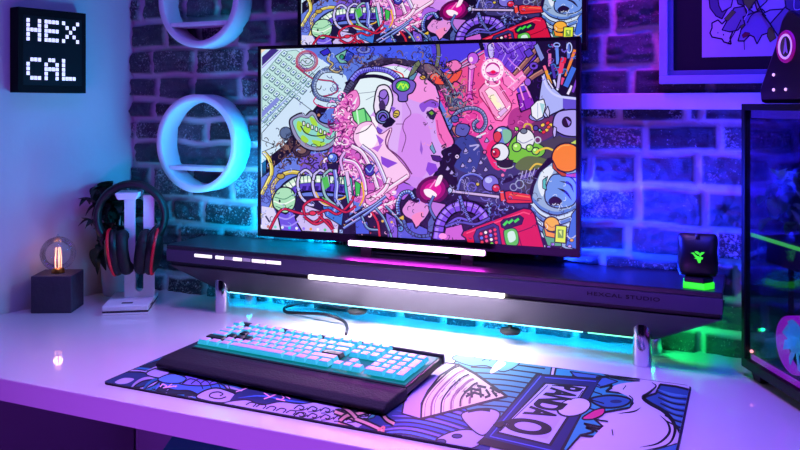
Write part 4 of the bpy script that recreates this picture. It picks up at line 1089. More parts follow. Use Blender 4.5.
S.pipe([(450,122),(458,112),(472,108),(482,112),(486,122),(482,130),(476,130),(474,124),(478,120)], 3.2, (96,108,168), hi=(150,160,210), ribs=(40,40,90), ribw=.5, ribstep=2)
S.ell(455,119,4,3.6,(80,90,180),line=K); S.fill([(452,128),(458,126),(466,131),(460,137),(456,136)], (190,110,110), smooth=True, line=K)
S.fill([(458,124),(470,126),(466,136),(456,134)], (90,90,180), smooth=True, line=K)
# ---------------- dentures
S.curls((282,138,330,166), 90, [(90,60,60),(30,20,34),(130,90,80),(60,40,56)], 1.4, 5, 9); S.ell(302,150,9,7,(70,48,60),line=K); S.ell(302,150,5,4,(130,96,90),line=K)
S.ell(286,133,6,6,(90,110,150),line=K); S.curls((278,128,294,140), 10, [K,(60,80,120)], .8, 3, 91)
S.fill([(290,120),(296,115),(302,113),(306,115),(311,111),(316,113),(320,121),(328,124),(336,124),(342,126),(340,136),(335,144),(326,150),(314,151),(303,147),(295,138),(291,129)], (150,150,190), smooth=True, line=K, w=1.3)
S.fill([(293,121),(300,117),(308,118),(313,115),(318,122),(328,128),(338,128),(336,136),(330,143),(320,147),(309,145),(300,138),(295,129)], (140,214,204), smooth=True, line=(90,60,110), w=.9)
for q in ([(298,121),(303,124),(301,132),(297,128)],[(306,124),(312,127),(308,134),(303,131)],[(310,117),(315,119),(318,126),(312,124)],[(303,135),(309,140),(306,143),(301,139)],[(320,130),(328,133),(324,139),(317,136)],[(312,140),(326,143),(318,147)]): S.fill(q, (170,220,60), smooth=True)
for i in range(7): 
    x, y = 303+i*4.2, 121+i*1.9
    S.fill([(x,y),(x+2.2,y+.6),(x+2.4,y+5),(x-.4,y+4)], (232,240,236), line=K, w=.7)
S.stroke([(301,126),(306,133),(316,136),(328,134),(336,130)], 1, K); S.ell(319,115,2,2,(180,120,80),line=K)
# pink explosion of hair and cables
PKS = [(244,150,222),(255,196,240),(220,80,180),(250,230,248),(190,60,170)]
S.fill([(334,112),(344,98),(356,90),(360,104),(352,116),(362,128),(356,140),(344,146),(336,136),(340,124)], (240,130,206), smooth=True, line=(120,20,90), w=.8)
S.fill([(350,108),(358,96),(354,110)], WHT)
S.curls((334,96,354,126), 40, PKS, 1.2, 5, 12); S.curls((334,96,356,130), 26, [(120,20,100),(60,10,70)], .8, 5, 121)
S.fill([(352,112),(364,108),(371,118),(372,122),(360,126),(354,120)], (120,220,130), line=K, w=1); S.stroke([(357,110),(359,125)], 1.6, (210,250,220), smooth=False); S.stroke([(365,109),(367,122)], 1.4, (40,140,80), smooth=False)
S.fill([(336,140),(350,136),(360,148),(372,166),(384,186),(376,204),(352,200),(336,184),(332,160)], (206,96,196), smooth=True)
S.curls((332,128,356,180), 90, PKS+[(110,20,100)], 1.3, 7, 13); S.curls((344,160,380,200), 50, PKS+[(60,20,90),(90,90,200)], 1.3, 7, 131)
S.curls((334,130,368,196), 60, [(30,10,50),(90,20,110)], .8, 6, 14)
S.fill([(360,124),(372,122),(380,134),(392,128),(388,146),(398,158),(410,174),(404,182),(390,186),(382,172),(370,158),(356,144),(354,134)], (250,200,240), smooth=True, line=(120,40,110), w=.9)
S.fill([(362,128),(374,126),(378,138),(372,148),(360,142)], (255,244,252), smooth=True)
S.fill([(376,134),(384,140),(380,146)], (160,90,220)); S.fill([(381,156),(398,163),(388,168),(382,164)], (140,70,216)); S.fill([(372,148),(383,144),(378,152)], (190,110,226))
S.stroke([(390,130),(386,140),(388,148),(396,154),(404,162),(412,174)], 1.4, (110,50,110)); S.stroke([(356,134),(366,130),(372,124)], .8, K)
for q, c_ in (([(352,146),(362,152),(370,166),(376,182),(380,196)],(240,190,236)),([(344,160),(356,164),(364,180),(366,198)],(232,140,226)),([(362,146),(374,156),(382,172),(388,188)],(200,170,240))): S.pipe(q, 3.6, c_, line=(60,10,70), hi=WHT)
S.ell(370,170,5,6,(60,50,170),line=K); S.stroke([(366,168),(370,172),(374,166)], 1, (150,180,250))
# microphone
S.ell(333,158,5,5,(90,120,230),line=K,w=1); S.ell(331.5,156.5,1.8,1.8,(200,220,255)); S.fill([(327,162),(339,163),(338,172),(329,171)], (30,20,60), line=K)
# lower left cables ------------------------------------------------
S.pipe([(262,194),(268,182),(272,172),(270,160),(264,152)], 3.4, (214,196,70), hi=(248,240,150))
S.pipe([(261,216),(270,210),(274,198),(273,186),(281,176),(292,172),(304,174)], 3.6, (206,180,66), hi=(240,225,130))
S.ell(281,176,4,3,(190,160,60),line=K); S.curls((262,182,278,226), 30, [(60,60,150),(80,60,160)], .7, 6, 15)
S.fill([(262,206),(274,208),(284,232),(262,230)], (220,214,248)); S.stroke([(266,216),(270,222)], 1.6, (40,40,90))
S.fill([(296,196),(350,196),(350,242),(292,236)], (26,20,60)); 
S.fill([(304,204),(340,218),(338,233),(286,230),(300,214)], (206,190,244), line=K, w=.8); S.fill([(322,204),(344,210),(342,226),(326,216)], (60,120,220), line=K)
S.pipe([(346,186),(330,184),(312,183),(298,185),(288,192),(283,204)], 14, (96,66,206), line=K)
S.pipe([(346,181),(330,179.6),(312,179),(297,181),(286,188)], 6.5, (214,240,214), line=(50,70,110), hi=(250,255,250), ribs=(60,110,110), ribw=.8, ribstep=3.6)
for i in range(7): S.fill([(303+i*6.2,186),(307+i*6.2,186),(306+i*6.2,191),(302+i*6.2,190.5)], (46,24,130))
S.fill([(274,196),(280,188),(290,188),(296,196),(294,208),(286,213),(276,209),(273,203)], (172,226,186), smooth=True, line=K, w=1.2)
S.stroke([(274,201),(284,204),(295,199)], 1.4, (240,250,240)); S.stroke([(275,197),(285,199),(294,194)], .8, (50,130,100)); S.stroke([(276,206),(285,209),(293,205)], .8, (50,130,100)); S.ell(280,201,1,1.6,K)
S.fill([(277,210),(286,214),(293,209),(297,222),(304,234),(282,234)], (110,84,226), line=K, w=1.2); S.stroke([(279,217),(287,219),(295,215)], 1.6, (170,150,250)); S.stroke([(282,225),(290,226),(299,221)], 1.6, (160,140,250))
for cx0, c_ in ((306,(206,198,246)),(321,(200,190,246)),(331,(150,190,200))):
    q = [(cx0-6,174),(cx0-8,184),(cx0-5,196),(cx0+3,204),(cx0+8,205)]; S.pipe(q, 2.2, c_, line=K); q = [(cx0-6,174),(cx0,170),(cx0+6,175),(cx0+8,184)]; S.pipe(q, 2.0, c_, line=K)
S.pipe([(335,170),(337,184),(336,198),(339,204)], 3.6, (110,120,226), hi=(190,200,255)); S.stroke([(334,212),(339,203),(344,210)], 1.8, (170,170,240)); S.stroke([(316,192),(322,202),(332,206)], 1.6, (230,180,50)); S.stroke([(338,200),(346,196),(348,184),(344,178)], 1.4, (240,190,60))
S.fill([(322,178),(328,176),(330,186),(325,190)], (80,190,80)); S.fill([(322,196),(328,200),(326,204)], (110,210,90))
S.fill([(344,176),(352,178),(354,200),(348,204),(345,190)], (90,190,190), line=K, w=.7); S.fill([(355,180),(361,184),(360,196),(356,196)], (60,190,80), line=K, w=.7)
S.pipe([(347,172),(350,190),(352,206),(352,212)], 3.2, (232,190,244)); S.pipe([(343,170),(341,160),(345,152)], 2.4, (220,170,240))
S.stroke([(362,182),(364,196),(360,206)], 1.8, (240,180,40))
RC = (206,36,72)
for q in ([(270,230),(277,216),(284,209),(296,212),(306,214),(318,212),(322,216),(314,222),(304,216)],[(318,214),(328,210),(338,214),(350,204),(354,196)],[(305,214),(304,206),(312,200),(322,200),(334,206),(346,212),(356,206)],[(306,218),(316,224),(328,220),(334,230)],[(320,216),(330,226),(334,232)]): S.pipe(q, 1.8, RC, line=(60,0,40))
S.ell(313,213,3.6,2.4,(230,50,80),line=K)
for i in range(24): x = 300+((i*37)%100); y = 196+((i*53)%38); S.fill([(x,y),(x+1.8,y+.6),(x+.8,y+2)], [(220,170,60),K,(200,60,90),(90,110,220)][i%4])
# taskbar icons
for i, c_ in enumerate(((240,240,255),(200,120,110),(120,220,200),(230,230,250),(60,190,230),(240,240,255),(150,120,250),(240,150,60),(240,240,255),(80,200,120))): S.ell(261.5+i*7.1, 226+i*.42, 1.4, 1.5, c_)
S.fill([(334,229),(338,229.3),(338,232.5),(334,232.2)], WHT); S.fill([(340,229.5),(343,229.7),(343,233),(340,232.8)], (160,190,250))
# hand and fingers
S.fill([(366,196),(378,190),(388,182),(398,186),(392,196),(398,204),(388,212),(378,214),(368,206)], (244,150,222), smooth=True, line=(110,10,80), w=1)
for q in ([(370,200),(384,192),(396,184),(408,176)],[(374,208),(388,204),(398,200)],[(364,204),(374,210),(384,206)],[(378,196),(386,188),(390,178)]): S.pipe(q, 3.4, (250,196,238), line=(120,10,90), hi=WHT)
S.ell(392,198,3,2.4,(255,90,190)); S.ell(381,204,2.6,2,(255,60,170)); S.ell(394,192,1.6,1.4,WHT); S.ell(378,201,1.4,1,WHT)
S.curls((366,190,398,214), 26, [(255,210,245),(200,40,140),(120,10,90)], 1, 4, 17)
S.fill([(355,212),(368,222),(370,234),(356,234)], (70,90,220), line=K); S.fill([(386,212),(396,218),(400,240),(388,240)], (130,90,220), line=K)
S.fill([(398,224),(412,222),(430,230),(432,242),(398,240)], (86,90,214), line=K)
for q in ([(346,222),(362,212),(376,204),(386,196)],[(344,228),(366,214),(382,202)]): S.pipe(q, 2.2, (96,110,210), hi=(170,190,250))
for q in ([(376,208),(384,218),(390,232),(392,240)],[(362,216),(368,228),(380,230)],[(386,206),(396,216),(404,226)]): S.pipe(q, 2, (84,110,180), hi=(150,190,220))
S.stroke([(372,212),(378,222),(380,236)], 2, (210,40,60)); S.ell(401,228.5,3,3,(90,140,220),line=K); S.ell(392,222,1.3,1.3,(230,180,60)); S.ell(383,221,1.3,1.3,(230,180,60)); S.fill([(399,218),(404,215),(404,220)], (230,190,60))
S.pipe([(399,214),(398,204),(402,194),(410,192),(414,198)], 3.4, (84,104,214), hi=(170,200,250), ribs=K, ribstep=2)
# torn pink patch
S.fill([(405,204),(410,199),(417,202),(424,196),(428,202),(430,210),(426,218),(420,224),(416,228),(413,221),(405,216),(402,210)], (226,146,222), smooth=True, line=K, w=1.4); S.stroke([(411,203),(415,202),(413,206)], .9, (110,40,110)); S.fill([(412,216),(424,212),(418,226)], (246,140,196), smooth=True)
S.pipe([(404,220),(408,230),(420,236),(436,234)], 2.4, (80,100,180), ribs=K); S.fill([(428,222),(436,206),(446,208),(440,232),(428,232)], (80,96,170), line=K)
# magenta glow
for r_, c_ in ((17,(90,6,72)),(13,(160,10,110)),(9,(226,20,150))): S.ell(433,190,r_,r_*.82,c_,rot=-20)
S.fill([(424,190),(430,189),(437,194),(434,198),(427,196)], (255,236,250), smooth=True); S.fill([(435,186),(439,176),(443,176),(440,184)], (255,230,248), smooth=True)
S.stroke([(430,188),(436,180)], 1.4, (255,130,210)); S.fill([(428,200),(446,204),(446,222),(434,220)], (190,120,220), line=K, w=1)
S.pipe([(434,196),(430,206),(434,216),(440,222)], 2, (90,110,190))
# corrugated purple arch
S.pipe([(438,238),(441,222),(450,210),(462,206),(474,208),(482,214),(486,222)], 9, (124,76,228), line=K, hi=(170,130,250), ribs=(24,14,80), ribw=1.4, ribstep=5)
S.pipe([(446,226),(458,218),(470,220),(480,214)], 2, (110,90,220)); S.fill([(446,228),(462,224),(466,240),(444,240)], (206,100,210), line=K); S.ell(443,236,4,3,(255,150,230))
S.pipe([(458,190),(462,178),(472,174),(482,178),(488,190)], 2.2, (80,84,200), hi=(140,150,240)); S.pipe([(460,196),(464,208),(470,220),(474,226)], 2.6, (110,120,220), ribs=K, ribstep=1.6)
S.pipe([(446,226),(460,222),(476,224),(490,218)], 2, (84,80,190)); S.ell(472,187,4.4,4.4,None,line=(100,90,210),w=1.4); S.ell(486,196,5,4.4,None,line=(110,100,200),w=1.2); S.ell(478,184,2,2,(220,190,60),line=K)
# ---------------- top right: pencil cup, hammers, pink gadget
S.fill([(484,36),(560,36),(556,70),(536,90),(520,96),(506,70),(486,62)], (110,60,216)); 
for i in range(8): S.stroke([(486+i*6,42),(494+i*6,52+i),(490+i*5,66)], .8, ((190,150,250),(70,30,150))[i%2], smooth=False)
S.fill([(488,46),(493,44),(494,56),(490,58)], (200,190,250), smooth=True, line=K); S.stroke([(498,40),(508,50),(524,40)], 1.8, (160,120,240), smooth=False); S.stroke([(498,44),(508,54),(526,44)], 1, (60,20,140), smooth=False)
S.stroke([(508,58),(516,66),(528,70)], 1.2, (200,120,240)); S.curls((486,40,540,64), 26, [(170,130,240),(60,30,150)], .8, 5, 23)
S.fill([(536,38),(580,36),(580,98),(552,94),(542,84),(540,110),(530,108),(526,90),(536,64)], (18,10,40))
for q in ([(512,78),(526,62),(536,50)],[(516,84),(528,70),(540,58)],[(529,80),(536,75),(543,71)]): S.stroke(q, 5.4, K, smooth=False); S.stroke(q, 4.0, (150,92,90), smooth=False); S.stroke([(x-.8,y-1) for x,y in q], 1, (200,140,120), smooth=False)
S.fill([(534,46),(538,43),(545,58),(541,62)], (130,140,220), line=K); S.fill([(524,52),(530,48),(534,54),(528,58)], (90,60,200), line=K); S.ell(534,66,4.6,4,(110,70,210),line=K); S.ell(534,66,2,1.6,K)
S.fill([(538,110),(540,92),(543,74),(547,72),(552,86),(562,95),(580,97),(580,112),(566,108),(553,114),(546,118)], (172,178,246), line=K, w=1.2); S.fill([(563,97),(580,99),(580,114),(563,108)], (100,80,210)); S.stroke([(543,76),(548,88),(558,96),(578,99)], 2.2, (206,206,255)); S.stroke([(547,76),(552,86),(562,92),(578,94)], 1, K)
S.fill([(548,78),(556,74),(578,80),(578,93),(562,91),(553,86)], (14,8,34))
for q, w_, c_ in (([(546,70),(551,84)],3,(240,160,30)),([(544.4,66),(546,70)],2.6,(250,110,150)),([(550,54),(550,66)],3,(220,110,180)),([(552,64),(555,78)],2.8,(70,50,170)),([(557,46),(558,64)],3,(100,140,240)),([(563,60),(560,74)],4.6,(236,60,100)),([(564,58),(563,62)],5.6,(230,30,60)),([(568,44),(569,58)],3,(90,120,220)),([(575,50),(566,76)],2.8,(240,130,40)),([(574,68),(566,86)],5,(60,110,226)),([(563,78),(561,84)],3.4,(230,70,130)),([(554,80),(558,90)],1.8,(220,220,255)),([(560,74),(558,88)],2.6,(190,170,240)),([(572,86),(568,94)],2.4,(230,220,250)),([(548,80),(553,88)],1.4,(230,220,250)),([(577,80),(573,92)],2.4,(120,60,200))):
    S.stroke(q, w_+1.3, K, smooth=False); S.stroke(q, w_, c_, smooth=False)
S.ell(569.5,48,2.4,5,None,line=(190,200,255),w=1.1); S.ell(557,45,3,2,None,line=(150,170,250),w=1.1); S.curls((544,44,578,78), 20, [(110,90,210),(60,120,200),(150,60,160)], 1, 4, 25)
# clip and squares
S.fill([(517,94),(530,90),(536,106),(521,112)], (140,40,190), line=K, w=1.1); S.stroke([(522,95),(526,110)], 1, (70,10,120), smooth=False)
S.stroke([(519,84),(524,100)], 1.6, (250,150,220), smooth=False); S.stroke([(524,82),(531,98)], 1.6, (240,140,220), smooth=False); S.ell(521.5,82,3.6,3.4,None,line=(250,190,240),w=1.4); S.ell(528,82,3.4,4,(150,90,220),line=K)
# pink gadget with ring
S.fill([(500,62),(515,76),(522,70),(527,78),(514,92),(504,84)], (250,130,200), line=(150,10,90)); S.stroke([(504,70),(516,82)], 1.4, (255,220,240), smooth=False); S.stroke([(508,88),(524,74)], 1.2, (255,190,230), smooth=False)
S.fill([(480,96),(479,90),(484,84),(492,81),(500,85),(512,104),(511,110),(502,121),(496,120),(489,108)], (250,150,206), line=(150,10,80), w=1.1)
S.fill([(485,91),(490,87),(496,91),(506,107),(502,113),(497,110)], (255,226,240), line=(190,40,110), w=.7); S.fill([(488,96),(494,94),(502,106),(498,109)], (255,246,206)); S.stroke([(497,118),(504,114),(510,106)], 1.4, (255,240,250)); S.fill([(498,113),(505,107),(508,110),(501,117)], (230,180,240), line=(150,20,90), w=.6)
S.stroke([(482,92),(493,114),(498,119)], .8, (180,20,90), smooth=False); S.stroke([(500,88),(509,102)], .8, (190,30,110), smooth=False)
for r_, c_ in ((12,(250,130,210)),(11,(255,236,250)),(7.6,(250,120,200))): S.ell(493,70,r_,r_*1.02,c_)
S.ell(493,69,6.6,6,(214,60,170),line=(150,20,120)); S.fill([(487,68),(493,64),(499,68),(499,72),(493,71),(487,72)], (255,220,250), smooth=True); S.ell(493.4,72,2.6,1.8,(240,10,80)); S.ell(493,82,7,4,None,line=(255,220,244),w=1.6,a0=-20,a1=200)
for i in range(12): S.ell(493+9.3*math.cos(i*.5236), 70+9.5*math.sin(i*.5236), .7, .7, (230,110,190))
# pin
S.fill([(469,66),(475,65),(472,94),(474,100),(470,98),(465,102),(468,94)], (222,90,206), line=(90,10,90), w=.9); S.stroke([(470.5,70),(469.6,92)], 1, (255,180,240), smooth=False); S.ell(473.4,58.5,5.6,6,(190,90,226),line=(50,10,90),w=1); S.ell(471.4,59.5,2,2.6,(255,210,240)); S.fill([(468,66),(474,64),(477,67),(471,70)], (236,150,230), line=(90,10,90), w=.6)
S.stroke([(463,98),(470,94),(478,98)], 1, (110,20,100)); S.curls((440,84,478,108), 22, [(180,30,120),(110,20,110),(240,120,200)], .8, 5, 27)
S.stroke([(480,40),(483,50)], 3.4, K, smooth=False); S.pipe([(438,44),(439,54),(437,66)], 3.2, (110,110,90))
# eyeballs, slime, mugs
S.curls((446,150,500,200), 30, [(120,110,190),(90,80,150),(160,150,210)], .7, 3.4, 19)
for x, y in ((458,156),(470,160),(481,162),(463,165),(452,172),(486,169),(474,170),(466,150),(480,136),(487,140),(491,127),(448,168)): 
    S.fill([(x-2.4,y+2),(x,y-2.6),(x+2.6,y+1),(x+.4,y+2.6)], (176,160,226), line=K, w=.6)
S.stroke([(477,137),(486,133)], 1.6, (230,220,240)); S.stroke([(470,146),(479,145),(474,150)], 1.6, (180,170,230)); S.ell(490.5,128,2,2,(210,150,210),line=K); S.ell(485,152,2,2,(220,90,160),line=K); S.ell(457.5,156.5,2.4,2.4,(226,200,240),line=K); S.ell(457.5,156.5,.8,.8,K)
S.fill([(508,150),(512,140),(520,134),(532,140),(545,148),(542,156),(530,158),(522,164),(510,160)], (120,196,40), smooth=True, line=K)
S.fill([(496,158),(514,160),(512,168),(498,168)], (30,24,20)); S.ell(506,165,8,3.4,None,line=(190,190,200),w=1,a0=10,a1=170)
S.ell(503,135.5,9,9,(110,130,220),line=K,w=1.2); S.fill([(503,130),(511,131),(511,139),(505,143)], (130,190,160), smooth=True); S.fill([(494,134),(499,131),(502,136),(499,142),(495,141)], (220,60,70), smooth=True, line=K, w=.7); S.ell(500,130,2.4,1.6,(230,230,255))
S.ell(500.5,152,9,9,(232,232,244),line=K,w=1.2); S.ell(496,153,4.4,5,(220,40,60),line=K,w=.8); S.ell(495,153,2,2.6,(150,10,50)); S.ell(494.2,151.6,.9,.9,WHT)
S.stroke([(524,128),(526,124),(531,125),(533,130)], 1.8, (220,180,50))
S.fill([(517,136),(520,131),(527,129),(533,133),(535,140),(532,147),(525,149),(518,144)], (234,234,240), smooth=True, line=K, w=1); S.ell(524,131,3.4,2.6,(110,120,140),line=K); S.stroke([(518,140),(524,143),(533,139)], 1, (150,150,190)); S.ell(538,140,3,3,None,line=(200,200,220),w=1.2)
for x, y, r_ in ((517,147,4.6),(530,148,3.6),(536,151,3.8),(517,129,2),(541,131,1.6)): S.ell(x,y,r_,r_,(150,220,70),line=K,w=.9); S.ell(x-1,y-1.2,r_*.35,r_*.3,(226,255,170))
S.fill([(516,164),(528,156),(548,160),(540,168),(520,170)], (96,110,50), smooth=True)
S.fill([(519,176),(534,170),(548,168),(548,174),(534,176),(522,180)], (90,70,160), line=K)
for i in range(7): S.stroke([(521+i*4,179-i*1.3),(523+i*4,171-i*.8)], 1, (180,170,220), smooth=False)
S.fill([(506,178),(520,174),(512,181),(502,184)], K); S.ell(503,175,1.6,1.6,(240,120,170))
# crystals, candies, roll
S.ell(537,117,7.6,4,(150,150,230),line=K); S.fill([(532,116),(531,107),(537,101),(544,99),(546,106),(543,117),(537,120)], (238,238,248), line=K, w=.9); S.fill([(545,112),(548,106),(550,112),(549,118)], (206,200,246), line=K); S.stroke([(538,103),(538,118)], .6, (150,170,210)); S.fill([(540,103),(545,104),(543,115)], (160,210,220))
for x, y, c_ in ((543,125,(250,210,60)),(548,123,(230,50,50)),(551,125,(250,210,60)),(547,130,(250,200,60)),(544,132,(230,50,50)),(549,127,(240,90,50))): S.ell(x,y,2.2,1.7,c_,rot=-30,line=K,w=.5)
S.ell(536,128,2.6,2.6,(80,70,170),line=K); S.ell(540,130,1.4,1.4,(110,200,230),line=K)
S.fill([(558,132),(576,132),(576,138),(562,137)], (70,52,150)); S.fill([(553,126),(556,114),(566,110),(580,112),(580,134),(568,136),(558,132)], (172,158,240), smooth=True, line=K, w=1.2); S.fill([(554,126),(557,128),(556,136),(554,138),(553,132)], (190,176,246), line=K)
S.ell(567,122,4.4,5,(40,16,40),line=K,w=1); S.fill([(566,118),(571,122),(569,126)], (150,120,230))
# jar
S.stroke([(536,153),(540,150),(547,148),(553,150)], 2, (236,196,60)); S.stroke([(530,170),(536,164),(544,165)], 1.8, (230,190,60)); S.fill([(571,143),(576,140),(576,144)], (200,220,90))
S.fill([(528,212),(530,190),(536,172),(548,158),(580,150),(580,256),(540,252)], (16,10,30))
S.fill([(532,216),(531,202),(534,186),(540,172),(552,162),(580,160),(580,256),(548,240),(538,232)], (150,176,214), smooth=False, line=K, w=1.2)
S.fill([(538,184),(542,172),(550,166),(554,170),(549,180),(545,192),(542,196)], (228,236,248), smooth=True); S.fill([(549,180),(556,174),(572,178),(578,190),(574,204),(560,208),(548,204),(545,194)], (110,150,230), smooth=True, line=K, w=1)
S.fill([(549,200),(555,196),(562,200),(560,205),(551,205)], K, smooth=True); S.stroke([(558,188),(566,192),(572,200)], 1.8, K, taper=True); S.stroke([(560,181),(570,184),(574,192)], 1.6, K, taper=True); S.fill([(543,180),(548,176),(546,184),(547,190),(543,188)], (90,190,190), line=K, w=.7)
for i in range(6):
    S.stroke([(532,198+i*5),(542,208+i*5.4),(558,213+i*5),(578,206+i*5)], 3, (206,222,244) if i%2 else (90,130,210), taper=False); S.stroke([(532,200+i*5),(542,210+i*5.4),(558,215+i*5),(578,208+i*5)], 1.1, K, taper=True)
S.fill([(572,214),(580,204),(580,250),(566,246)], (60,110,220), line=K); S.stroke([(562,226),(570,238),(578,234)], 1.2, (200,200,230))
S.ell(567,157.5,15,14.5,(250,130,20),line=K,w=1.2); S.fill([(553,160),(558,170),(568,174),(580,172),(580,178),(562,176),(553,168)], (190,70,14), line=K); S.stroke([(557,150),(562,146),(570,145)], .8, (255,180,90))
S.fill([(543,232),(544,222),(560,232),(562,246),(548,246)], (90,170,120), line=K); S.ell(552,224,8,7.4,(246,176,40),rot=20,line=K,w=1.2); S.stroke([(546,222),(552,227),(559,224)], .8, (200,110,10)); S.fill([(544,226),(548,231),(556,233),(556,238),(546,236)], (246,150,30), line=K)
S.fill([(556,225),(567,226),(566,243),(555,242)], (226,240,50), line=K, w=1); S.fill([(558,229),(564,229.6),(563.6,238),(558,237.6)], (120,160,60)); S.fill([(559,231),(562,230),(562,236)], (230,240,120))
for x, y, c_ in ((537,245,(220,120,60)),(541,246,(240,180,60)),(549,247,(150,110,230)),(553,244,(170,130,240)),(561,249,(240,220,190)),(572,240,(240,170,60)),(570,246,(190,160,240))): S.ell(x,y,2,1.6,c_,line=K,w=.5)
# screwdriver and red device
S.ell(491,183,8.4,8.2,(120,110,214),line=K,w=1.1); S.ell(489,180,3.6,3,(190,190,250)); S.ell(496.5,188,4,4,(214,30,50),line=K,w=.8); S.ell(495.4,186.6,1.3,1.1,(255,150,150))
S.fill([(447,188),(452,187),(456,190),(500,195),(500,198.5),(455,193),(450,193)], (206,180,226), line=K, w=.9); S.ell(450.5,190,2.4,3,(190,200,240),line=K)
S.fill([(500,191),(504,190),(506,202),(501,201)], (240,70,40), line=K); S.fill([(505,191.5),(509,190.5),(531,194),(533,203),(509,203.5),(506,202)], (226,44,34), line=K, w=1.1); S.stroke([(510,194),(530,197)], 1.2, (255,120,70)); S.stroke([(509,199),(531,200.5)], .9, (130,10,30))
S.fill([(466,238),(462,235),(464,231),(524,208),(531,209),(535,214),(546,252),(540,256),(470,250)], (216,22,56), line=K, w=1.3); S.stroke([(467,233),(524,212),(530,214)], 1.4, (255,80,110), smooth=False)
S.fill([(474,236),(477,229),(494,223),(499,226),(502,244),(498,250),(476,247)], (44,50,120), line=K); S.fill([(478,236),(480,231),(494,226),(497,229),(499,246),(482,246)], (60,14,40))
for i in range(4):
    for j in range(4):
        S.ell(481.5+j*4.6+i*.5, 233.5+i*4.2-j*1.3, 1.5, 1.5, ((240,60,80),(120,220,80),(250,240,240),(90,120,250),(250,90,150),(60,220,120))[(i*3+j*2+i*j)%6])
S.fill([(501,222),(504,219),(520,215),(524,218),(522,224),(506,229),(502,227)], (30,20,40), line=K)
for q in ([(504,225),(508,221)],[(509,223),(513,219.6)],[(515,221.6),(519,218.6)]): S.stroke(q, 2.4, (60,220,50), smooth=False)
S.fill([(504,232),(507,229),(514,228),(518,232),(519,242),(515,246),(507,245)], (90,190,60), smooth=True, line=K); S.fill([(508,233),(514,231),(516,239),(510,242)], (210,240,226), smooth=True)
S.stroke([(524,230),(518,232),(522,246)], 1, (120,4,30), smooth=False); S.stroke([(524,230),(532,227)], 1, (120,4,30), smooth=False)
S.curls((488,204,506,216), 18, [(80,100,200),(120,140,220),(60,60,140)], 1.2, 3.4, 21); S.curls((512,176,536,190), 14, [(150,150,200),(110,110,170)], .9, 4, 22); S.ell(520,184,4,4,None,line=(160,170,210),w=1); S.ell(514,187,3.4,3.4,None,line=(150,150,200),w=1)
for bx, n_, cs in (((262,150,345,234),70,[K,(40,30,110),(150,170,250)]),((345,165,400,240),60,[K,(60,20,90),(250,180,240)]),((398,200,470,242),40,[K,(140,120,240),(40,30,100)]),((425,60,480,150),50,[K,(60,20,70),(240,150,200)]),((448,175,520,215),50,[K,(120,120,210),(170,160,230)]),((300,45,345,110),40,[K,(40,50,130),(200,215,250)]),((530,160,578,245),40,[K,(20,30,80),(220,230,250)]),((345,44,440,70),50,[K,(30,24,80),(120,130,230)]),((484,40,545,110),46,[(90,10,90),(250,190,250),(60,20,120)]),((268,140,330,170),50,[K,(20,12,20),(150,110,100)])):
    S.curls(bx, n_, cs, .55, 3.6, int(bx[0]+bx[1]))
print('layers', S.layer, 'polys', len(S.f))
smat = paint_mat('screen_glow', True, 1.0)
YS = .0019
Mscr = Matrix(((1,0,0,0),(0,0,-1,YS),(0,1,0,0),(0,0,0,1)))
pic = S.object('screen_picture', smat, mon, Mscr)
w2 = (tx1-tx0)/2-.0085; h2 = .30
pic2 = pic.copy(); COL.objects.link(pic2); pic2.parent = mon2
kx = w2/SW2; kz = h2/(RECT[3]-RECT[1]); pic2.scale = (kx, 1, kz); pic2.location = (0, 0, .014-RECT[1]*kz)

# ================================================================= LIGHTS
def area(name, loc, target, sx, sy, col, power, spread=180):
    l = bpy.data.lights.new(name, 'AREA'); l.shape = 'RECTANGLE'; l.size = sx; l.size_y = sy
    l.color = rgb(*col)[:3]; l.energy = power; l.spread = R(spread)
    o = bpy.data.objects.new(name, l); COL.objects.link(o); o.location = loc
    d = Vector(target)-Vector(loc); o.rotation_euler = d.to_track_quat('-Z', 'Y').to_euler()
    return o
w = bpy.data.worlds.new('room'); SC.world = w; w.use_nodes = True
w.node_tree.nodes['Background'].inputs['Color'].default_value = rgb(60,40,120); w.node_tree.nodes['Background'].inputs['Strength'].default_value = .05
# room strip lights: violet over the desk, blue from the upper left
area('ceiling_violet_light', (-.60, .95, 2.3), (-.60, 1.10, .75), .9, .25, (190,138,255), 5.6, 50)
area('ceiling_blue_light', (-.7, 1.0, 2.2), (-1.5, 1.2, 1.25), .5, .4, (90,85,255), 1.5, 100)
area('front_violet_light', (-.75, -.25, .35), (-.75, .975, .68), .9, .3, (165,72,240), 3.8, 75)
area('frame_blue_fill', (.25, .7, 2.2), (-.05, 1.6, 1.25), .4, .4, (60,50,255), 3.2, 80)  # unseen fill, added to brighten the framed print and the rail
# led strips behind the monitors, magenta from above, blue fill, added ring lights
area('backlight_cyan', (-.98, 1.575, 1.09), (-1.6, 1.585, 1.07), .36, .05, (0,175,255), 3.0)
area('backlight_blue', (-.34, 1.572, 1.06), (.3, 1.80, 1.0), .34, .05, (30,40,255), 6, 86)
area('right_blue_fill', (.30, 1.0, 2.1), (.0, 1.6, 1.05), .4, .2, (25,35,255), 2.2, 70)
area('backlight_magenta', (-.36, 1.42, 1.75), (-.26, 1.61, 1.42), .2, .1, (200,40,255), .65, 70)
area('shelf_back_cyan', (-.92, 1.572, SZ+.004), (-.94, 1.61, 1.05), .5, .01, (0,190,255), 3.0)
area('shelf_back_blue', (-.28, 1.572, SZ+.004), (-.26, 1.61, 1.05), .45, .01, (20,50,255), 3.0)
for zz_ in (H-.0915, H+.253): area('ring_fill_light', (-1.110, 1.575, zz_-.005), (-1.3, 1.572, zz_), .05, .03, (0,190,230), .06)  # added lamp hidden in each ring, brightens its inner left side
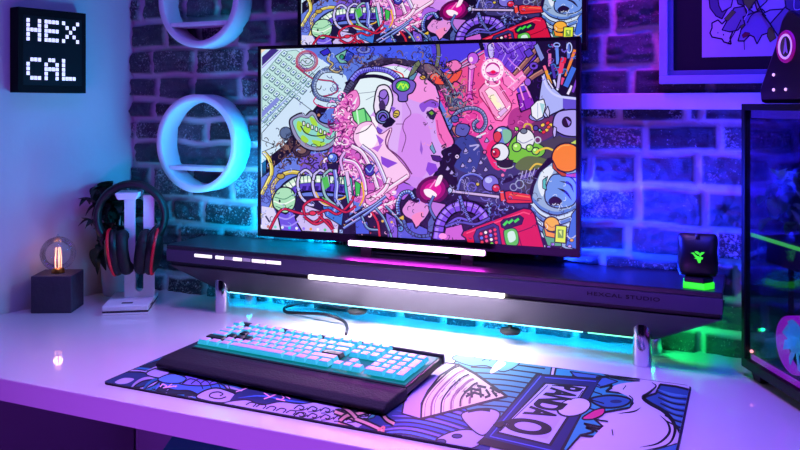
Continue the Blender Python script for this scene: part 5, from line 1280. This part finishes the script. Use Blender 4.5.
# led tape under the shelf
area('tape_cyan', (-.66, 1.520, ZB-.004), (-.66, 1.615, ZB-.030), .92, .006, (0,185,255), 1.3, 110)
area('tape_cyan_left', (-1.13, 1.545, .835), (-1.22, 1.63, .80), .10, .02, (0,185,255), 1.6, 130)
area('tape_green', (-.175, 1.545, ZB-.003), (-.10, 1.615, .785), .10, .012, (20,255,120), .28, 110)
area('front_strip_white', ((gx0+gx1)/2, SYF-.003, ZG-.001), ((gx0+gx1)/2, SYF-.02, .70), gx1-gx0, .006, (235,225,255), 3.1)
area('light_bar_magenta', (lb.location.x, 1.4745, H-.292), (lb.location.x, 1.44, SZ), hw*2, .008, (255,30,255), 1.2)
area('case_top_violet', ca+cdir*.39+Vector((.07,.04,.450)), ca+cdir*.10+Vector((.05,.03,.25)), .10, .10, (130,90,255), 1.1)
area('case_fill_blue', ca+cdir*.025+Vector((.03,.015,.452)), ca+cdir*.07+Vector((.03,.015,.2)), .03, .03, (90,130,255), .10)  # added fill inside the case to bring out the leaves
area('case_low_cyan', ca+cdir*.12+Vector((.09,.09,.15)), ca+cdir*.06+Vector((.09,.09,.05)), .08, .08, (0,160,200), .25)
area('under_desk_fill', (-.8, -.3, .35), (-1.3, 1.5, .45), .5, .3, (120,30,220), 1.5)  # unseen low fill, added to lift the dark space under the desk
l = bpy.data.lights.new('bulb_glow', 'POINT'); l.energy = .05; l.color = (1,.5,.3); l.shadow_soft_size = .01
o = bpy.data.objects.new('bulb_glow', l); COL.objects.link(o); o.location = lamp.matrix_basis @ Vector((0,.04,.118))

# ================================================================= CAMERA
cam = bpy.data.cameras.new('camera'); co_ = bpy.data.objects.new('camera', cam); COL.objects.link(co_)
co_.location = CAM; co_.rotation_euler = (R(90), 0, TH)
cam.sensor_width = 36; cam.lens = 36; cam.shift_y = -(225-105)/800.0
cam.clip_start = .02
SC.camera = co_
SC.view_settings.view_transform = 'Standard'; SC.view_settings.look = 'None'; SC.view_settings.gamma = 1; SC.view_settings.exposure = 0
SC.view_settings.use_curve_mapping = False
SC.render.film_transparent = False
